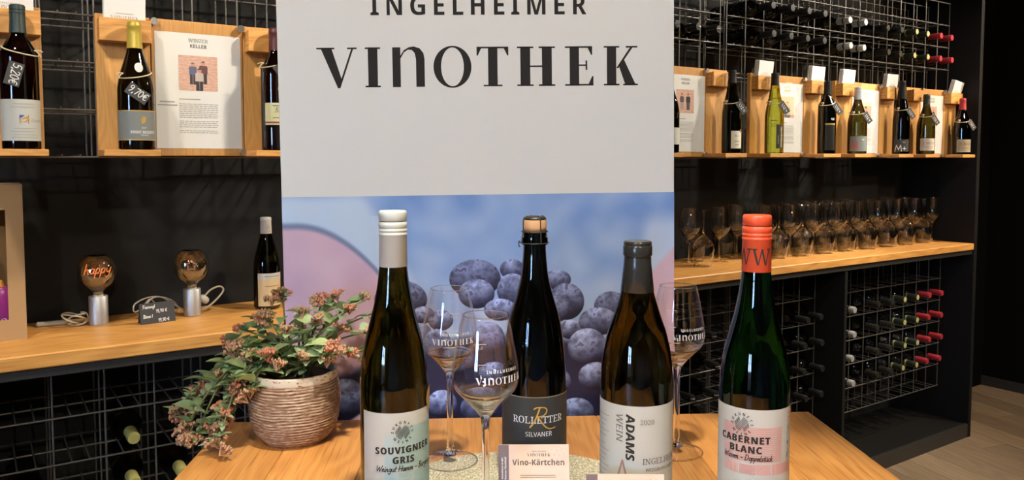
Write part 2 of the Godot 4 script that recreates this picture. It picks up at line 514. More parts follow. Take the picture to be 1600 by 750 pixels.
# the printed photograph on the poster, in the photograph's own light
func poster_tex() -> ImageTexture:
	var W := 1024
	var Hh := 640
	var s := 614.0 / W
	var im := Image.create(W, Hh, false, Image.FORMAT_RGB8)
	var n1 := fbm(61, 0.008, 2)
	var n2 := fbm(62, 0.035, 4)
	var rim_left := [[0, 45.0], [46, 47.0], [94, 75.0], [140, 118.0], [180, 175.0], [210, 250.0]]
	for y in Hh:
		for x in W:
			var px := x * s
			var py := y * s
			var t := clampf(0.5 + 0.6 * n1.get_noise_2d(px * 1.2, py * 1.2) + (py - 90.0) / 420.0, 0.0, 1.0)
			var c := Color(0.47, 0.61, 0.83).lerp(Color(0.70, 0.79, 0.91), t)
			# pale sleeve and pink hand on the left
			var sl := smoothstep(14.0, -14.0, (px - 150.0) - (py - 30.0) * 0.46 + (8.0 if py < 30 else 0.0))
			c = c.lerp(Color(0.78, 0.85, 0.92), sl * smoothstep(-5.0, 25.0, py + 12.0) * 0.9)
			var top := 45.0 + pow(maxf(px - 20.0, 0.0) / 160.0, 2.0) * 120.0
			var edge := smoothstep(9.0, 0.0, absf(py - top)) * (1.0 if px < 190 else 0.0)
			c = c.lerp(Color(0.86, 0.72, 0.77).lerp(Color(0.80, 0.66, 0.73), 0.5 + n1.get_noise_2d(px, py)), smoothstep(-3.0, 5.0, py - top) * smoothstep(200.0, 165.0, px))
			c = c.lerp(Color(0.36, 0.42, 0.58), edge * 0.75)
			# pale band and pink on the right
			var rx := 614.0 - px
			c = c.lerp(Color(0.76, 0.83, 0.92), smoothstep(16.0, -10.0, rx - 44.0 + (py - 60.0) * -0.1) * smoothstep(20.0, 60.0, py) * 0.8)
			c = c.lerp(Color(0.83, 0.72, 0.79), smoothstep(-6.0, 8.0, py - 85.0 - rx * 1.1) * smoothstep(75.0, 60.0, rx))
			# deep shade of the heap low down, hand under it
			var heap := smoothstep(0.0, 18.0, py - 215.0 - 0.0009 * pow(px - 340.0, 2.0))
			c = c.lerp(Color(0.13, 0.13, 0.25), heap)
			var palm := smoothstep(0.0, 6.0, (py - 330.0) - (130.0 - px) * 0.62) * smoothstep(0.0, 6.0, 128.0 - px)
			if px < 132: c = c.lerp(Color(0.86, 0.72, 0.75), palm)
			im.set_pixel(x, y, c)
	# grapes: centre x, y, half axes, shade, in picture units from the photo's top left corner
	var gr := [[180, 163, 42, 31, 0.55], [356, 118, 20, 16, 0.8], [297, 132, 41, 31, 0.45], [427, 136, 22, 16, 0.75], [512, 179, 27, 23, 0.45], [356, 151, 25, 27, 0.8], [441, 171, 29, 30, 0.6], [215, 188, 18, 14, 1.0], [299, 156, 29, 24, 1.0], [425, 183, 20, 22, 0.7], [492, 204, 32, 23, 0.9],
		[212, 216, 16, 15, 1.0], [242, 197, 20, 17, 0.95], [336, 182, 26, 18, 1.05], [447, 216, 17, 16, 1.0], [318, 228, 25, 27, 0.75], [236, 232, 22, 22, 0.8], [270, 262, 26, 24, 0.6], [474, 245, 32, 31, 1.05], [380, 240, 26, 28, 0.6], [530, 236, 24, 26, 0.7], [324, 283, 24, 18, 0.8], [488, 292, 29, 23, 1.0],
		[242, 331, 24, 23, 0.95], [420, 300, 28, 26, 0.55], [90, 318, 34, 32, 0.8], [150, 300, 30, 28, 0.5], [196, 290, 26, 26, 0.6], [540, 300, 28, 26, 0.6], [300, 340, 30, 26, 0.5], [370, 330, 30, 28, 0.55], [455, 350, 30, 24, 0.6], [180, 360, 30, 26, 0.6], [530, 360, 30, 26, 0.5], [590, 330, 26, 30, 0.4]]
	for g in gr:
		var ph: float = g[0] * 0.7 + g[1]
		for y in range(maxi(0, int((g[1] - g[3]) / s)), mini(Hh, int((g[1] + g[3]) / s) + 1)):
			for x in range(maxi(0, int((g[0] - g[2]) / s)), mini(W, int((g[0] + g[2]) / s) + 1)):
				var dx: float = (x * s - g[0]) / g[2]
				var dy: float = (y * s - g[1]) / g[3]
				var d := dx * dx + dy * dy
				if d > 1.0: continue
				var z := sqrt(1.0 - d)
				var l := clampf(0.28 + 0.75 * (-dy * 0.8 + z * 0.45 - dx * 0.12), 0.0, 1.0)
				var bloom := n2.get_noise_3d(x * s * 1.6, y * s * 1.6, ph)
				var c := Color(0.11, 0.11, 0.21).lerp(Color(0.70, 0.765, 0.96), l * clampf(0.95 + bloom * 0.8, 0.35, 1.15))
				c = c.lerp(Color(0.18, 0.16, 0.28), smoothstep(0.3, 0.45, bloom) * 0.5)
				c = Color(c.r * (0.6 + 0.4 * g[4]), c.g * (0.6 + 0.4 * g[4]), c.b * (0.64 + 0.36 * g[4]))
				im.set_pixel(x, y, im.get_pixel(x, y).lerp(c, smoothstep(1.0, 0.93, d)))
	return ImageTexture.create_from_image(im)

# a small printed photograph of people before a pink brick wall
func people_tex(people: Array, seed_: int) -> ImageTexture:
	var w := 96
	var h := 96
	var n := fbm(seed_, 0.08, 3)
	var im := Image.create(w, h, false, Image.FORMAT_RGB8)
	for y in h:
		for x in w:
			var c := Color(0.85, 0.70, 0.62).lerp(Color(0.76, 0.59, 0.52), 0.5 + n.get_noise_2d(x * 0.7, y * 2.5))
			if y % 8 == 0: c = c.lerp(Color(0.9, 0.78, 0.72), 0.5)
			im.set_pixel(x, y, c)
	for p in people:      # x, head y, size, shirt, trousers
		var hx: float = p[0]
		var hy: float = p[1]
		var k: float = p[2]
		for y in h:
			for x in w:
				var dx := absf(x - hx) / k
				var dy := (y - hy) / k
				var c := Color(0, 0, 0, 0)
				if dx * dx + (dy * dy) * 0.7 < 0.9: c = Color(0.80, 0.58, 0.48) if dy > -0.4 else Color(0.32, 0.24, 0.2)
				elif dy > 1.0 and dy < 5.2 and dx < 1.9 - maxf(0.0, 1.6 - dy) * 0.9: c = p[3]
				elif dy >= 5.2 and dy < 10.5 and dx < 1.5 and dx > 0.12: c = p[4]
				if c.a > 0.0: im.set_pixel(x, y, c.darkened(0.12 * absf(n.get_noise_2d(x * 3, y * 3))))
	return ImageTexture.create_from_image(im)

func fonts() -> void:
	var mk := func(face: String, weight: int) -> SystemFont:
		var f := SystemFont.new()
		f.font_names = PackedStringArray([face])
		f.font_weight = weight
		return f
	sans = mk.call("Droid Sans", 400)
	sans_bold = mk.call("Droid Sans", 700)
	serif = mk.call("Droid Serif", 400)
	serif_bold = mk.call("Droid Serif", 700)
	var w := FontVariation.new()
	w.base_font = sans_bold
	w.spacing_glyph = 12
	sans_wide = w
	var hv := FontVariation.new()
	hv.base_font = sans_bold
	hv.spacing_glyph = 5
	heavy = hv

func materials() -> void:
	var oak := wood_tex(512, Color(0.77, 0.54, 0.28), Color(0.88, 0.66, 0.37), Color(0.56, 0.36, 0.19), 3)
	var oak_up := wood_tex(512, Color(0.74, 0.53, 0.28), Color(0.82, 0.61, 0.34), Color(0.62, 0.43, 0.25), 8, true)
	var table := wood_tex(1024, Color(0.785, 0.535, 0.28), Color(0.88, 0.635, 0.355), Color(0.56, 0.35, 0.17), 14, true)
	var boards := wood_tex(512, Color(0.55, 0.47, 0.38), Color(0.66, 0.57, 0.47), Color(0.44, 0.36, 0.28), 21)
	M.oak = mat(Color(0.98, 0.965, 0.93), 0.45, 0, oak, 1.0)
	M.oak_up = mat(Color(1, 1, 1), 0.5, 0, oak_up, 1.6)
	for i in 4:
		var t: float = [1.0, 0.93, 1.05, 0.97][i]
		M["table%d" % i] = mat(Color(t * 0.95, t * 0.94, t * 0.92), 0.38, 0, table, 1.3)
		M["floor%d" % i] = mat(Color(t * 0.9, t * 0.9, t * 0.89), 0.5, 0, boards, 0.8)
		M["block%d" % i] = mat(Color(t * 0.96, t * 0.95, t * 0.93), 0.5, 0, oak, 1.3)
	M.table_edge = M.table1
	M.black = mat(lin(0.009, 0.0085, 0.008), 0.6)
	M.black.metallic_specular = 0.3
	M.black_metal = mat(lin(0.035, 0.033, 0.031), 0.4, 0.2)
	M.felt = mat(lin(0.022, 0.0205, 0.018), 0.95, 0, cloth_tex(), 5.0)
	M.wire = mat(lin(0.145, 0.134, 0.12), 0.42, 0.6)
	M.steel = mat(lin(0.55, 0.54, 0.52), 0.3, 1.0)
	M.alu = mat(lin(0.50, 0.49, 0.48), 0.45, 0.8)
	M.paper = mat(lin(0.72, 0.70, 0.66), 0.7)
	M.card_white = mat(lin(0.66, 0.65, 0.63), 0.6)
	M.poster = mat(lin(0.74, 0.735, 0.69), 0.5)
	M.ink = mat(lin(0.018, 0.016, 0.015), 0.85)
	M.ink_brown = mat(lin(0.10, 0.085, 0.08), 0.6)
	M.ink_grey = mat(lin(0.30, 0.29, 0.28), 0.6)
	M.chalk = mat(lin(0.70, 0.69, 0.66), 0.9)
	M.slate = mat(lin(0.032, 0.033, 0.035), 0.7)
	M.string = mat(lin(0.55, 0.46, 0.30), 0.9)
	M.cord = pane(Color(0.78, 0.74, 0.66), 0.72, 0.2)
	M.felt_pad = mat(lin(0.01, 0.01, 0.01), 0.9)
	M.clear = glass(Color(1, 1, 1))
	M.thin = pane(Color(1, 1, 1), 0.0, 0.0, 0.0)
	M.acrylic = pane(Color(1, 1, 1), 0.0)
	M.white_print = mat(lin(0.72, 0.72, 0.72), 0.7)
	M.olive_glass = glass(lin(0.06, 0.056, 0.007))
	M.brown_glass = glass(lin(0.055, 0.043, 0.007))
	M.green_glass = glass(lin(0.006, 0.05, 0.012))
	M.black_glass = glass(lin(0.012, 0.012, 0.006))
	M.amber_glass = glass(lin(0.90, 0.80, 0.60))
	M.amber_glass.refraction_scale = 0.12
	M.lime_glass = glass(lin(0.42, 0.45, 0.05))
	M.red_glass = glass(lin(0.012, 0.004, 0.006))
	M.cork = mat(lin(0.48, 0.27, 0.13), 0.9)
	M.pink_card = mat(lin(0.68, 0.50, 0.40), 0.6)
	M.pink_line = mat(lin(0.74, 0.60, 0.53), 0.6)
	M.mauve = mat(lin(0.17, 0.12, 0.13), 0.6)
	M.teal = mat(lin(0.22, 0.42, 0.38), 0.7)
	M.blue_line = mat(lin(0.30, 0.48, 0.52), 0.7)
	M.salmon = mat(lin(0.62, 0.22, 0.18), 0.7)
	M.label = mat(lin(0.44, 0.44, 0.395), 0.6)
	M.gold = mat(lin(0.60, 0.38, 0.10), 0.4, 0.5)
	M.soil = mat(lin(0.03, 0.02, 0.012), 0.95)
	M.stem = mat(lin(0.16, 0.17, 0.06), 0.6)
	M.bud_pink = mat(lin(0.52, 0.19, 0.11), 0.7)
	M.bud_tan = mat(lin(0.47, 0.26, 0.145), 0.7)
	var lf := [lin(0.25, 0.35, 0.165), lin(0.29, 0.40, 0.22), lin(0.19, 0.275, 0.13), lin(0.38, 0.45, 0.20)]
	for i in 4:
		M["leaf%d" % i] = mat(lf[i], 0.5)
		M["leaf%d" % i].backlight_enabled = true
		M["leaf%d" % i].backlight = lin(0.2, 0.25, 0.1)
	M.stone = mat(Color(1, 1, 1), 0.75, 0, speckle_tex(), 3.5)
	M.pot = mat(Color(0.90, 0.87, 0.83), 0.55)
	M.pot.albedo_texture = pot_tex()
	M.pot.uv1_scale = Vector3(1, -1.0 / 0.104, 1)
	M.pot.uv1_offset = Vector3(0, 1, 0)
	M.plaster = mat(lin(0.26, 0.25, 0.23), 0.9)
	M.dark_wall = mat(lin(0.004, 0.0038, 0.0034), 1.0)
	M.dark_wall.metallic_specular = 0.15
	M.ceiling = mat(lin(0.30, 0.29, 0.27), 0.9)
	M.kraft = mat(lin(0.40, 0.245, 0.11), 0.8)

# ------------------------------------------------------------------ light
func spotlight(at: Vector3, to: Vector3, energy: float, angle: float, label: String, blend := 0.6, tint := Color(1.0, 0.955, 0.885)) -> void:
	var o := thing("ceiling_spotlight", label, "spotlight", at, 0, "track spotlights under the ceiling")
	var d := (to - at).normalized()
	var b := Basis.looking_at(d, Vector3.UP if absf(d.y) < 0.99 else Vector3.RIGHT)
	var body := part(o, "housing", M.spot_housing, M.black_metal)
	body.basis = b * Basis(Vector3.RIGHT, -PI / 2)
	var face := part(o, "lamp_face", M.spot_face, M.warm_lamp)
	face.basis = b * Basis(Vector3.RIGHT, -PI / 2)
	part(o, "stem", lathe(V2([0, 0, 0.01, 0, 0.01, 2.9 - at.y, 0, 2.9 - at.y]), 8), M.black_metal, Vector3.ZERO)
	var l := SpotLight3D.new()
	l.name = "spot_light"
	l.light_color = tint
	l.light_energy = energy
	l.light_size = 0.05
	l.spot_angle = angle
	l.spot_angle_attenuation = blend
	l.spot_range = 12.0
	l.spot_attenuation = 2.0
	l.shadow_enabled = true
	o.add_child(l)
	l.basis = b
	l.position = d * 0.09

func pendant(at: Vector3, label: String) -> void:
	var o := thing("pendant_lamp", label, "lamp", at, 0, "dome pendant lamps at the right")
	part(o, "lamp_shade", lathe(V2([0.0, 0.0]) + smooth_profile(V2([0.066, 0, 0.066, 0.06, 0.056, 0.13, 0.034, 0.18, 0.014, 0.20])) + V2([0.0, 0.2]), 24), M.shade_glow)
	part(o, "cable", lathe(V2([0, 0.2, 0.004, 0.2, 0.004, 2.9 - at.y, 0, 2.9 - at.y]), 6), M.black_metal)
	var l := OmniLight3D.new()
	l.name = "pendant_light"
	l.light_color = Color(1.0, 0.78, 0.52)
	l.light_energy = 0.25
	l.light_size = 0.04
	l.omni_range = 10.0
	l.omni_attenuation = 2.0
	l.shadow_enabled = true
	o.add_child(l)
	l.position = Vector3(0, 0.1, 0)

func _ready() -> void:
	rng.seed = 7
	# camera
	var cam := Camera3D.new()
	cam.name = "camera"
	cam.projection = Camera3D.PROJECTION_FRUSTUM
	cam.near = 0.05
	cam.far = 60.0
	cam.size = 0.05 * 750.0 / 1245.0
	cam.frustum_offset = Vector2(0, -0.05 * 55.0 / 1245.0)
	add_child(cam)
	cam.position = Vector3(0, 1.44, 0)
	cam.rotation.x = -atan(72.0 / 1245.0)
	cam.current = true
	# sky and exposure
	var we := WorldEnvironment.new()
	we.name = "surroundings"
	var e := Environment.new()
	e.background_mode = Environment.BG_SKY
	var sky := Sky.new()
	var sm := ProceduralSkyMaterial.new()
	sm.sky_top_color = Color(0.55, 0.72, 0.95)
	sm.sky_horizon_color = Color(0.70, 0.83, 0.98)
	sm.ground_bottom_color = Color(0.35, 0.38, 0.42)
	sm.ground_horizon_color = Color(0.55, 0.62, 0.72)
	sm.sky_energy_multiplier = 6.5
	sm.ground_energy_multiplier = 2.0
	sky.sky_material = sm
	e.sky = sky
	e.tonemap_mode = Environment.TONE_MAPPER_LINEAR
	e.tonemap_exposure = 1.0
	e.sdfgi_enabled = true
	e.ssao_enabled = true
	e.ssil_enabled = true
	we.environment = e
	add_child(we)
	fonts()
	materials()
	M.spot_housing = lathe(V2([0, 0.0, 0.04, 0.0, 0.045, 0.02, 0.045, 0.13, 0.03, 0.15, 0, 0.15]).map(func(p): return Vector2(p.x, p.y - 0.08)), 20)
	M.spot_face = lathe(V2([0, 0.0, 0.036, 0.0, 0.036, 0.002]).map(func(p): return Vector2(p.x, p.y - 0.084)), 20)
	M.warm_lamp = lamp_mat(Color(1.0, 0.93, 0.84), 12.0)
	M.shade_glow = lamp_mat(Color(1.0, 0.80, 0.52), 4.0)
	lights()
	room()
	cabinet()
	racks()
	worktop_things()
	display()
	table_and_mat()
	poster()
	table_things()
	plant()

func lights() -> void:
	spotlight(SH(1.55, 2.75, -1.2), SH(0.4, 1.25, -2.12), 3.6, 36, "ceiling spotlight aimed left at the display behind the poster")
	spotlight(SH(-0.35, 2.75, -1.35), SH(0.3, 1.25, -2.12), 1.7, 34, "ceiling spotlight aimed at the bulb lamps")
	spotlight(SH(3.7, 2.75, -1.2), SH(2.5, 1.25, -2.12), 3.6, 36, "ceiling spotlight aimed left at the light green bottle")
	spotlight(SH(2.5, 2.75, -0.8), SH(2.6, 1.25, -2.12), 1.6, 36, "ceiling spotlight aimed at the glasses beside the poster")
	spotlight(SH(4.7, 2.75, -1.2), SH(3.5, 1.25, -2.12), 3.6, 36, "ceiling spotlight aimed left at the silver-capped bottle")
	spotlight(SH(3.65, 2.75, -0.8), SH(3.75, 1.25, -2.12), 1.6, 36, "ceiling spotlight aimed at the large set of glasses")
	spotlight(Vector3(0.1, 2.78, -0.40), Vector3(0.03, 1.03, -0.75), 4.0, 19.5, "ceiling spotlight straight over the table", 0.3, Color(1.0, 0.965, 0.905))
	spotlight(Vector3(-0.7, 2.75, 0.9), Vector3(-0.1, 1.25, -1.2), 2.2, 30, "ceiling spotlight over the table's left side, beside the camera", 0.6, Color(1.0, 0.962, 0.895))
	spotlight(Vector3(0.8, 2.75, 1.3), Vector3(0.0, 1.25, -1.25), 2.6, 28, "ceiling spotlight behind the camera aimed at the poster", 0.6, Color(1.0, 0.962, 0.895))
	spotlight(SH(4.6, 2.75, 0.4), SH(4.5, 0.0, -1.6), 3.1, 40, "ceiling spotlight over the floor by the cabinet end")
	pendant(Vector3(2.965, 1.72, -3.269), "glowing dome pendant hanging nearer the camera")
	pendant(Vector3(2.979, 1.765, -3.748), "glowing dome pendant hanging nearer the back corner")

# ------------------------------------------------------------------ the room
const U0 := -4.6
const U1 := 5.305
const V0 := -2.475
const V1 := 3.6
const CEIL := 2.9

func wall(called: String, u0: float, u1: float, v0: float, v1: float, m: Material, y0 := 0.0, y1 := CEIL, parent: Node = null) -> void:
	var o := part(parent if parent else self, called, span(u0, u1, y0, y1, v0, v1), m)
	if parent == null:
		o.rotation.y = PHI
		o.set_meta("kind", "structure")

func room() -> void:
	wall("wall_back", U0 - 0.15, U1 + 0.15, V0 - 0.15, V0, M.dark_wall)
	wall("wall_right", U1, U1 + 0.15, V0, V1, M.dark_wall)
	wall("wall_front", U0 - 0.15, U1 + 0.15, V1, V1 + 0.15, M.plaster)
	wall("ceiling", U0 - 0.15, U1 + 0.15, V0 - 0.15, V1 + 0.15, M.ceiling, CEIL, CEIL + 0.15)
	var b := part(self, "baseboard_right", span(U1 - 0.012, U1, 0, 0.06, V0, V1), M.black_metal, Vector3.ZERO, Vector3(0, PHI, 0))
	b.set_meta("kind", "structure")
	# left wall with tall windows to the street
	var lw := struct_node("wall_left")
	lw.rotation.y = PHI
	var wins := [[1.15, 1.6], [1.75, 2.2]]
	var y0 := 0.35
	var y1 := 2.55
	var at := V0
	for w in wins:
		part(lw, "pier", span(U0 - 0.15, U0, 0, CEIL, at, w[0]), M.plaster)
		part(lw, "sill_wall", span(U0 - 0.15, U0, 0, y0, w[0], w[1]), M.plaster)
		part(lw, "lintel", span(U0 - 0.15, U0, y1, CEIL, w[0], w[1]), M.plaster)
		at = w[1]
	part(lw, "pier", span(U0 - 0.15, U0, 0, CEIL, at, V1), M.plaster)
	for i in wins.size():
		var w: Array = wins[i]
		var n := struct_node("window_%d" % (i + 1))
		n.rotation.y = PHI
		var mid: float = (w[0] + w[1]) / 2
		for z in [w[0] + 0.02, mid, w[1] - 0.02]: part(n, "window_bar", span(U0 - 0.1, U0 - 0.05, y0, y1, z - 0.02, z + 0.02), M.black_metal)
		for y in [y0 + 0.02, 1.75, y1 - 0.02]: part(n, "window_bar", span(U0 - 0.1, U0 - 0.05, y - 0.02, y + 0.02, w[0], w[1]), M.black_metal)
		part(n, "pane", span(U0 - 0.078, U0 - 0.072, y0, y1, w[0], w[1]), M.acrylic)
	# oak floor boards, laid at an angle to the shelf
	var fl := struct_node("floor", "pale brown oak plank floor")
	var room_poly := PackedVector2Array()
	for c in [[U0, V0], [U1, V0], [U1, V1], [U0, V1]]:
		var p := SH(c[0], 0, c[1])
		room_poly.append(Vector2(p.x, p.z))
	part(fl, "subfloor", span(U0 - 0.15, U1 + 0.15, -0.15, -0.012, V0 - 0.15, V1 + 0.15), M.floor1, Vector3.ZERO, Vector3(0, PHI, 0))
	var turn := deg_to_rad(19.6)
	var along := Vector2(-sin(turn), -cos(turn))
	var across := Vector2(cos(turn), -sin(turn))
	var wdt := 0.16
	for r in range(-60, 60):
		var s := -9.0 + rng.randf() * 1.6
		while s < 9.0:
			var len := 2.0 + rng.randf() * 1.0
			var a := across * (r * wdt + 0.0008)
			var bb := across * ((r + 1) * wdt - 0.0008)
			var poly := PackedVector2Array([a + along * (s + 0.0008), bb + along * (s + 0.0008), bb + along * (s + len - 0.0008), a + along * (s + len - 0.0008)])
			for cut in Geometry2D.intersect_polygons(poly, room_poly):
				var st := begin()
				var loc := PackedVector2Array()
				for p in cut: loc.append(Vector2(p.dot(along) + r * 0.37, p.dot(across) + r * 0.61))
				var idx := Geometry2D.triangulate_polygon(loc)
				for i in range(0, idx.size(), 3): tri(st, Vector3(loc[idx[i]].x, 0, loc[idx[i]].y), Vector3(loc[idx[i + 1]].x, 0, loc[idx[i + 1]].y), Vector3(loc[idx[i + 2]].x, 0, loc[idx[i + 2]].y), Vector3.UP)
				for i in loc.size():
					var p := loc[i]
					var q := loc[(i + 1) % loc.size()]
					var mid := Vector2.ZERO
					for k in loc: mid += k / loc.size()
					var od := (p + q) / 2 - mid
					quad(st, Vector3(p.x, 0, p.y), Vector3(q.x, 0, q.y), Vector3(q.x, -0.012, q.y), Vector3(p.x, -0.012, p.y), Vector3(od.x, 0, od.y))
				var o := part(fl, "plank", st.commit(), M["floor%d" % rng.randi_range(0, 3)])
				o.basis = Basis(Vector3(along.x, 0, along.y), Vector3.UP, Vector3(across.x, 0, across.y))
				var off := along * (r * 0.37) + across * (r * 0.61)
				o.position = Vector3(-off.x, 0, -off.y)
			s += len

# ------------------------------------------------------------------ the shelf wall
const CL := -0.62
const CR := 4.245
const FRONT := -2.03
const BACK := -2.43
const RACK_V := -2.16
const PITCH := 0.1125

func cabinet() -> void:
	var c := thing("shelf_cabinet", "tall black shelf cabinet with open bays along the dark wall", "cabinet", Vector3.ZERO, PHI)
	part(c, "back_panel", span(CL, CR, 0.0, 2.5, BACK - 0.03, BACK), M.felt)
	for u in [CL, CR - 0.02]: part(c, "side_panel", span(u, u + 0.02, 0, 2.5, BACK, FRONT, 0.002), M.black)
	part(c, "top_panel", span(CL + 0.02, CR - 0.02, 2.47, 2.5, BACK, FRONT, 0.002), M.black)
	part(c, "bottom_panel", span(CL + 0.02, CR - 0.02, 0.05, 0.07, BACK, FRONT - 0.02, 0.001), M.black)
	part(c, "plinth", span(CL + 0.02, CR - 0.02, 0.0, 0.07, FRONT - 0.018, FRONT - 0.002, 0.001), M.black_metal)
	for u in [-0.09, 0.99, 2.065, 3.137]: part(c, "divider", span(u, u + 0.02, 0.07, 0.95, BACK, FRONT - 0.012, 0.001), M.black)
	part(c, "front_rail", span(CL + 0.02, CR - 0.02, 0.952, 0.974, FRONT - 0.04, FRONT - 0.008, 0.002), M.black_metal)
	part(c, "edge_strip", span(CR - 0.003, CR + 0.001, 0, 2.5, FRONT - 0.004, FRONT + 0.002), M.black_metal)
	var head := lathe(smooth_profile(V2([0.007, 0.0, 0.006, 0.003, 0.0, 0.005])), 12)
	for p in [[0.058, 0.885], [0.458, 0.885], [0.86, 0.885]]: part(c, "screw", head, M.steel, Vector3(p[0], p[1], BACK), Vector3(PI / 2, 0, 0))
	var k := part(c, "latch", lathe(smooth_profile(V2([0.0, 0.0, 0.012, 0.0, 0.012, 0.02, 0.006, 0.028, 0.0, 0.03])), 12), M.steel, Vector3(CR, 0.98, FRONT - 0.02), Vector3(0, 0, -PI / 2))
	tag(k, "small round steel latch")

func rack(label: String, u0: float, cols: int, y0: float, rows: int, pitch: float, up := 0.0) -> void:
	var o := thing("wire_bottle_rack", label, "rack", SH(u0, y0, RACK_V), PHI, "dark wire bottle racks in the cabinet")
	var w := cols * pitch
	var h := rows * pitch + up
	var rod := func(len: float, r: float) -> ArrayMesh: return lathe(V2([0, 0, r, 0, r, len, 0, len]), 6)
	var vert: ArrayMesh = rod.call(h, 0.0026)
	var hori: ArrayMesh = rod.call(w, 0.0026)
	var deep: ArrayMesh = rod.call(0.225, 0.0020)
	for z in [0.0, -0.11, -0.22]:
		for i in cols + 1: part(o, "upright_wire", vert, M.wire, Vector3(i * pitch, 0, z - 0.004))
		for j in rows + 1: part(o, "cross_wire", hori, M.wire, Vector3(0, j * pitch, z), Vector3(0, 0, -PI / 2))
	for j in rows + (1 if rows < 7 else 0):
		for i in cols:
			for f in [0.33, 0.67]: part(o, "bearing_wire", deep, M.wire, Vector3((i + f) * pitch, j * pitch + 0.0046, 0.003), Vector3(-PI / 2, 0, 0))

var rack_bottle := {}
func lying_bottle(u: float, y: float, tip_v: float, kind: String, label: String, group: String) -> void:
	# kind: capsule colour
	var spec: Dictionary = {
		"red": [M.black_glass, M.cap_red], "yellow": [M.olive_dark, M.cap_darkgreen], "white": [M.olive_dark, M.cap_white], "dark": [M.black_glass, M.cap_dark], "black": [M.black_glass, M.cap_black], "silver": [M.black_glass, M.cap_black], "straw": [M.olive_dark, M.cap_olive]}
	if not rack_bottle.has(kind):
		var t := thing("rack_bottle", label, "bottle", Vector3.ZERO, 0, group)
		part(t, "glass_body", lathe(smooth_profile(V2([0.0, 0.004, 0.03, 0.0, 0.037, 0.006, 0.038, 0.02, 0.038, 0.17, 0.034, 0.195, 0.02, 0.22, 0.0145, 0.24, 0.0135, 0.262])) + V2([0.0, 0.262]), 20), spec[kind][0])
		part(t, "capsule", lathe(V2([0.0146, 0.238, 0.0152, 0.24, 0.0148, 0.280, 0.0155, 0.281, 0.0155, 0.284, 0.0149, 0.286, 0.0149, 0.298, 0.0135, 0.301, 0.0, 0.3015]), 20), spec[kind][1])
		if kind == "yellow":
			part(t, "capsule_end", lathe(V2([0, 0.3012, 0.0125, 0.3012, 0.0125, 0.3025, 0, 0.303]), 16), M.cap_straw, Vector3.ZERO, Vector3.ZERO, "pale yellow disc on the capsule end")
			part(t, "capsule_band", lathe(V2([0.0153, 0.246, 0.0156, 0.246, 0.0156, 0.252, 0.0153, 0.252]), 16), M.cap_straw)
		if kind == "white": part(t, "capsule_band", lathe(V2([0.0151, 0.266, 0.0153, 0.266, 0.0153, 0.274, 0.0151, 0.274]), 16), M.cap_dark)
		if kind == "silver":
			part(t, "wire_cage", tube(smooth3([Vector3(0.0158, 0.25, 0), Vector3(0.011, 0.25, 0.0112), Vector3(0, 0.252, 0.0158), Vector3(-0.0112, 0.25, 0.0112), Vector3(-0.0158, 0.25, 0)]), 0.001, 5), M.steel)
			part(t, "wire_cage", tube(smooth3([Vector3(0.0158, 0.25, 0), Vector3(0.0162, 0.28, 0), Vector3(0.008, 0.305, 0), Vector3(-0.008, 0.305, 0), Vector3(-0.0162, 0.28, 0), Vector3(-0.0158, 0.25, 0)]), 0.001, 5), M.steel)
		rack_bottle[kind] = t
	else:
		var src: Node3D = rack_bottle[kind]
		var c: Node3D = src.duplicate()
		c.name = numbered("rack_bottle")
		add_child(c)
		rack_bottle[kind] = c
	var o: Node3D = rack_bottle[kind]
	tag(o, label, "bottle", group)
	o.position = SH(u, y, tip_v - 0.3)
	o.basis = Basis(Vector3.UP, PHI) * Basis(Vector3.RIGHT, PI / 2)

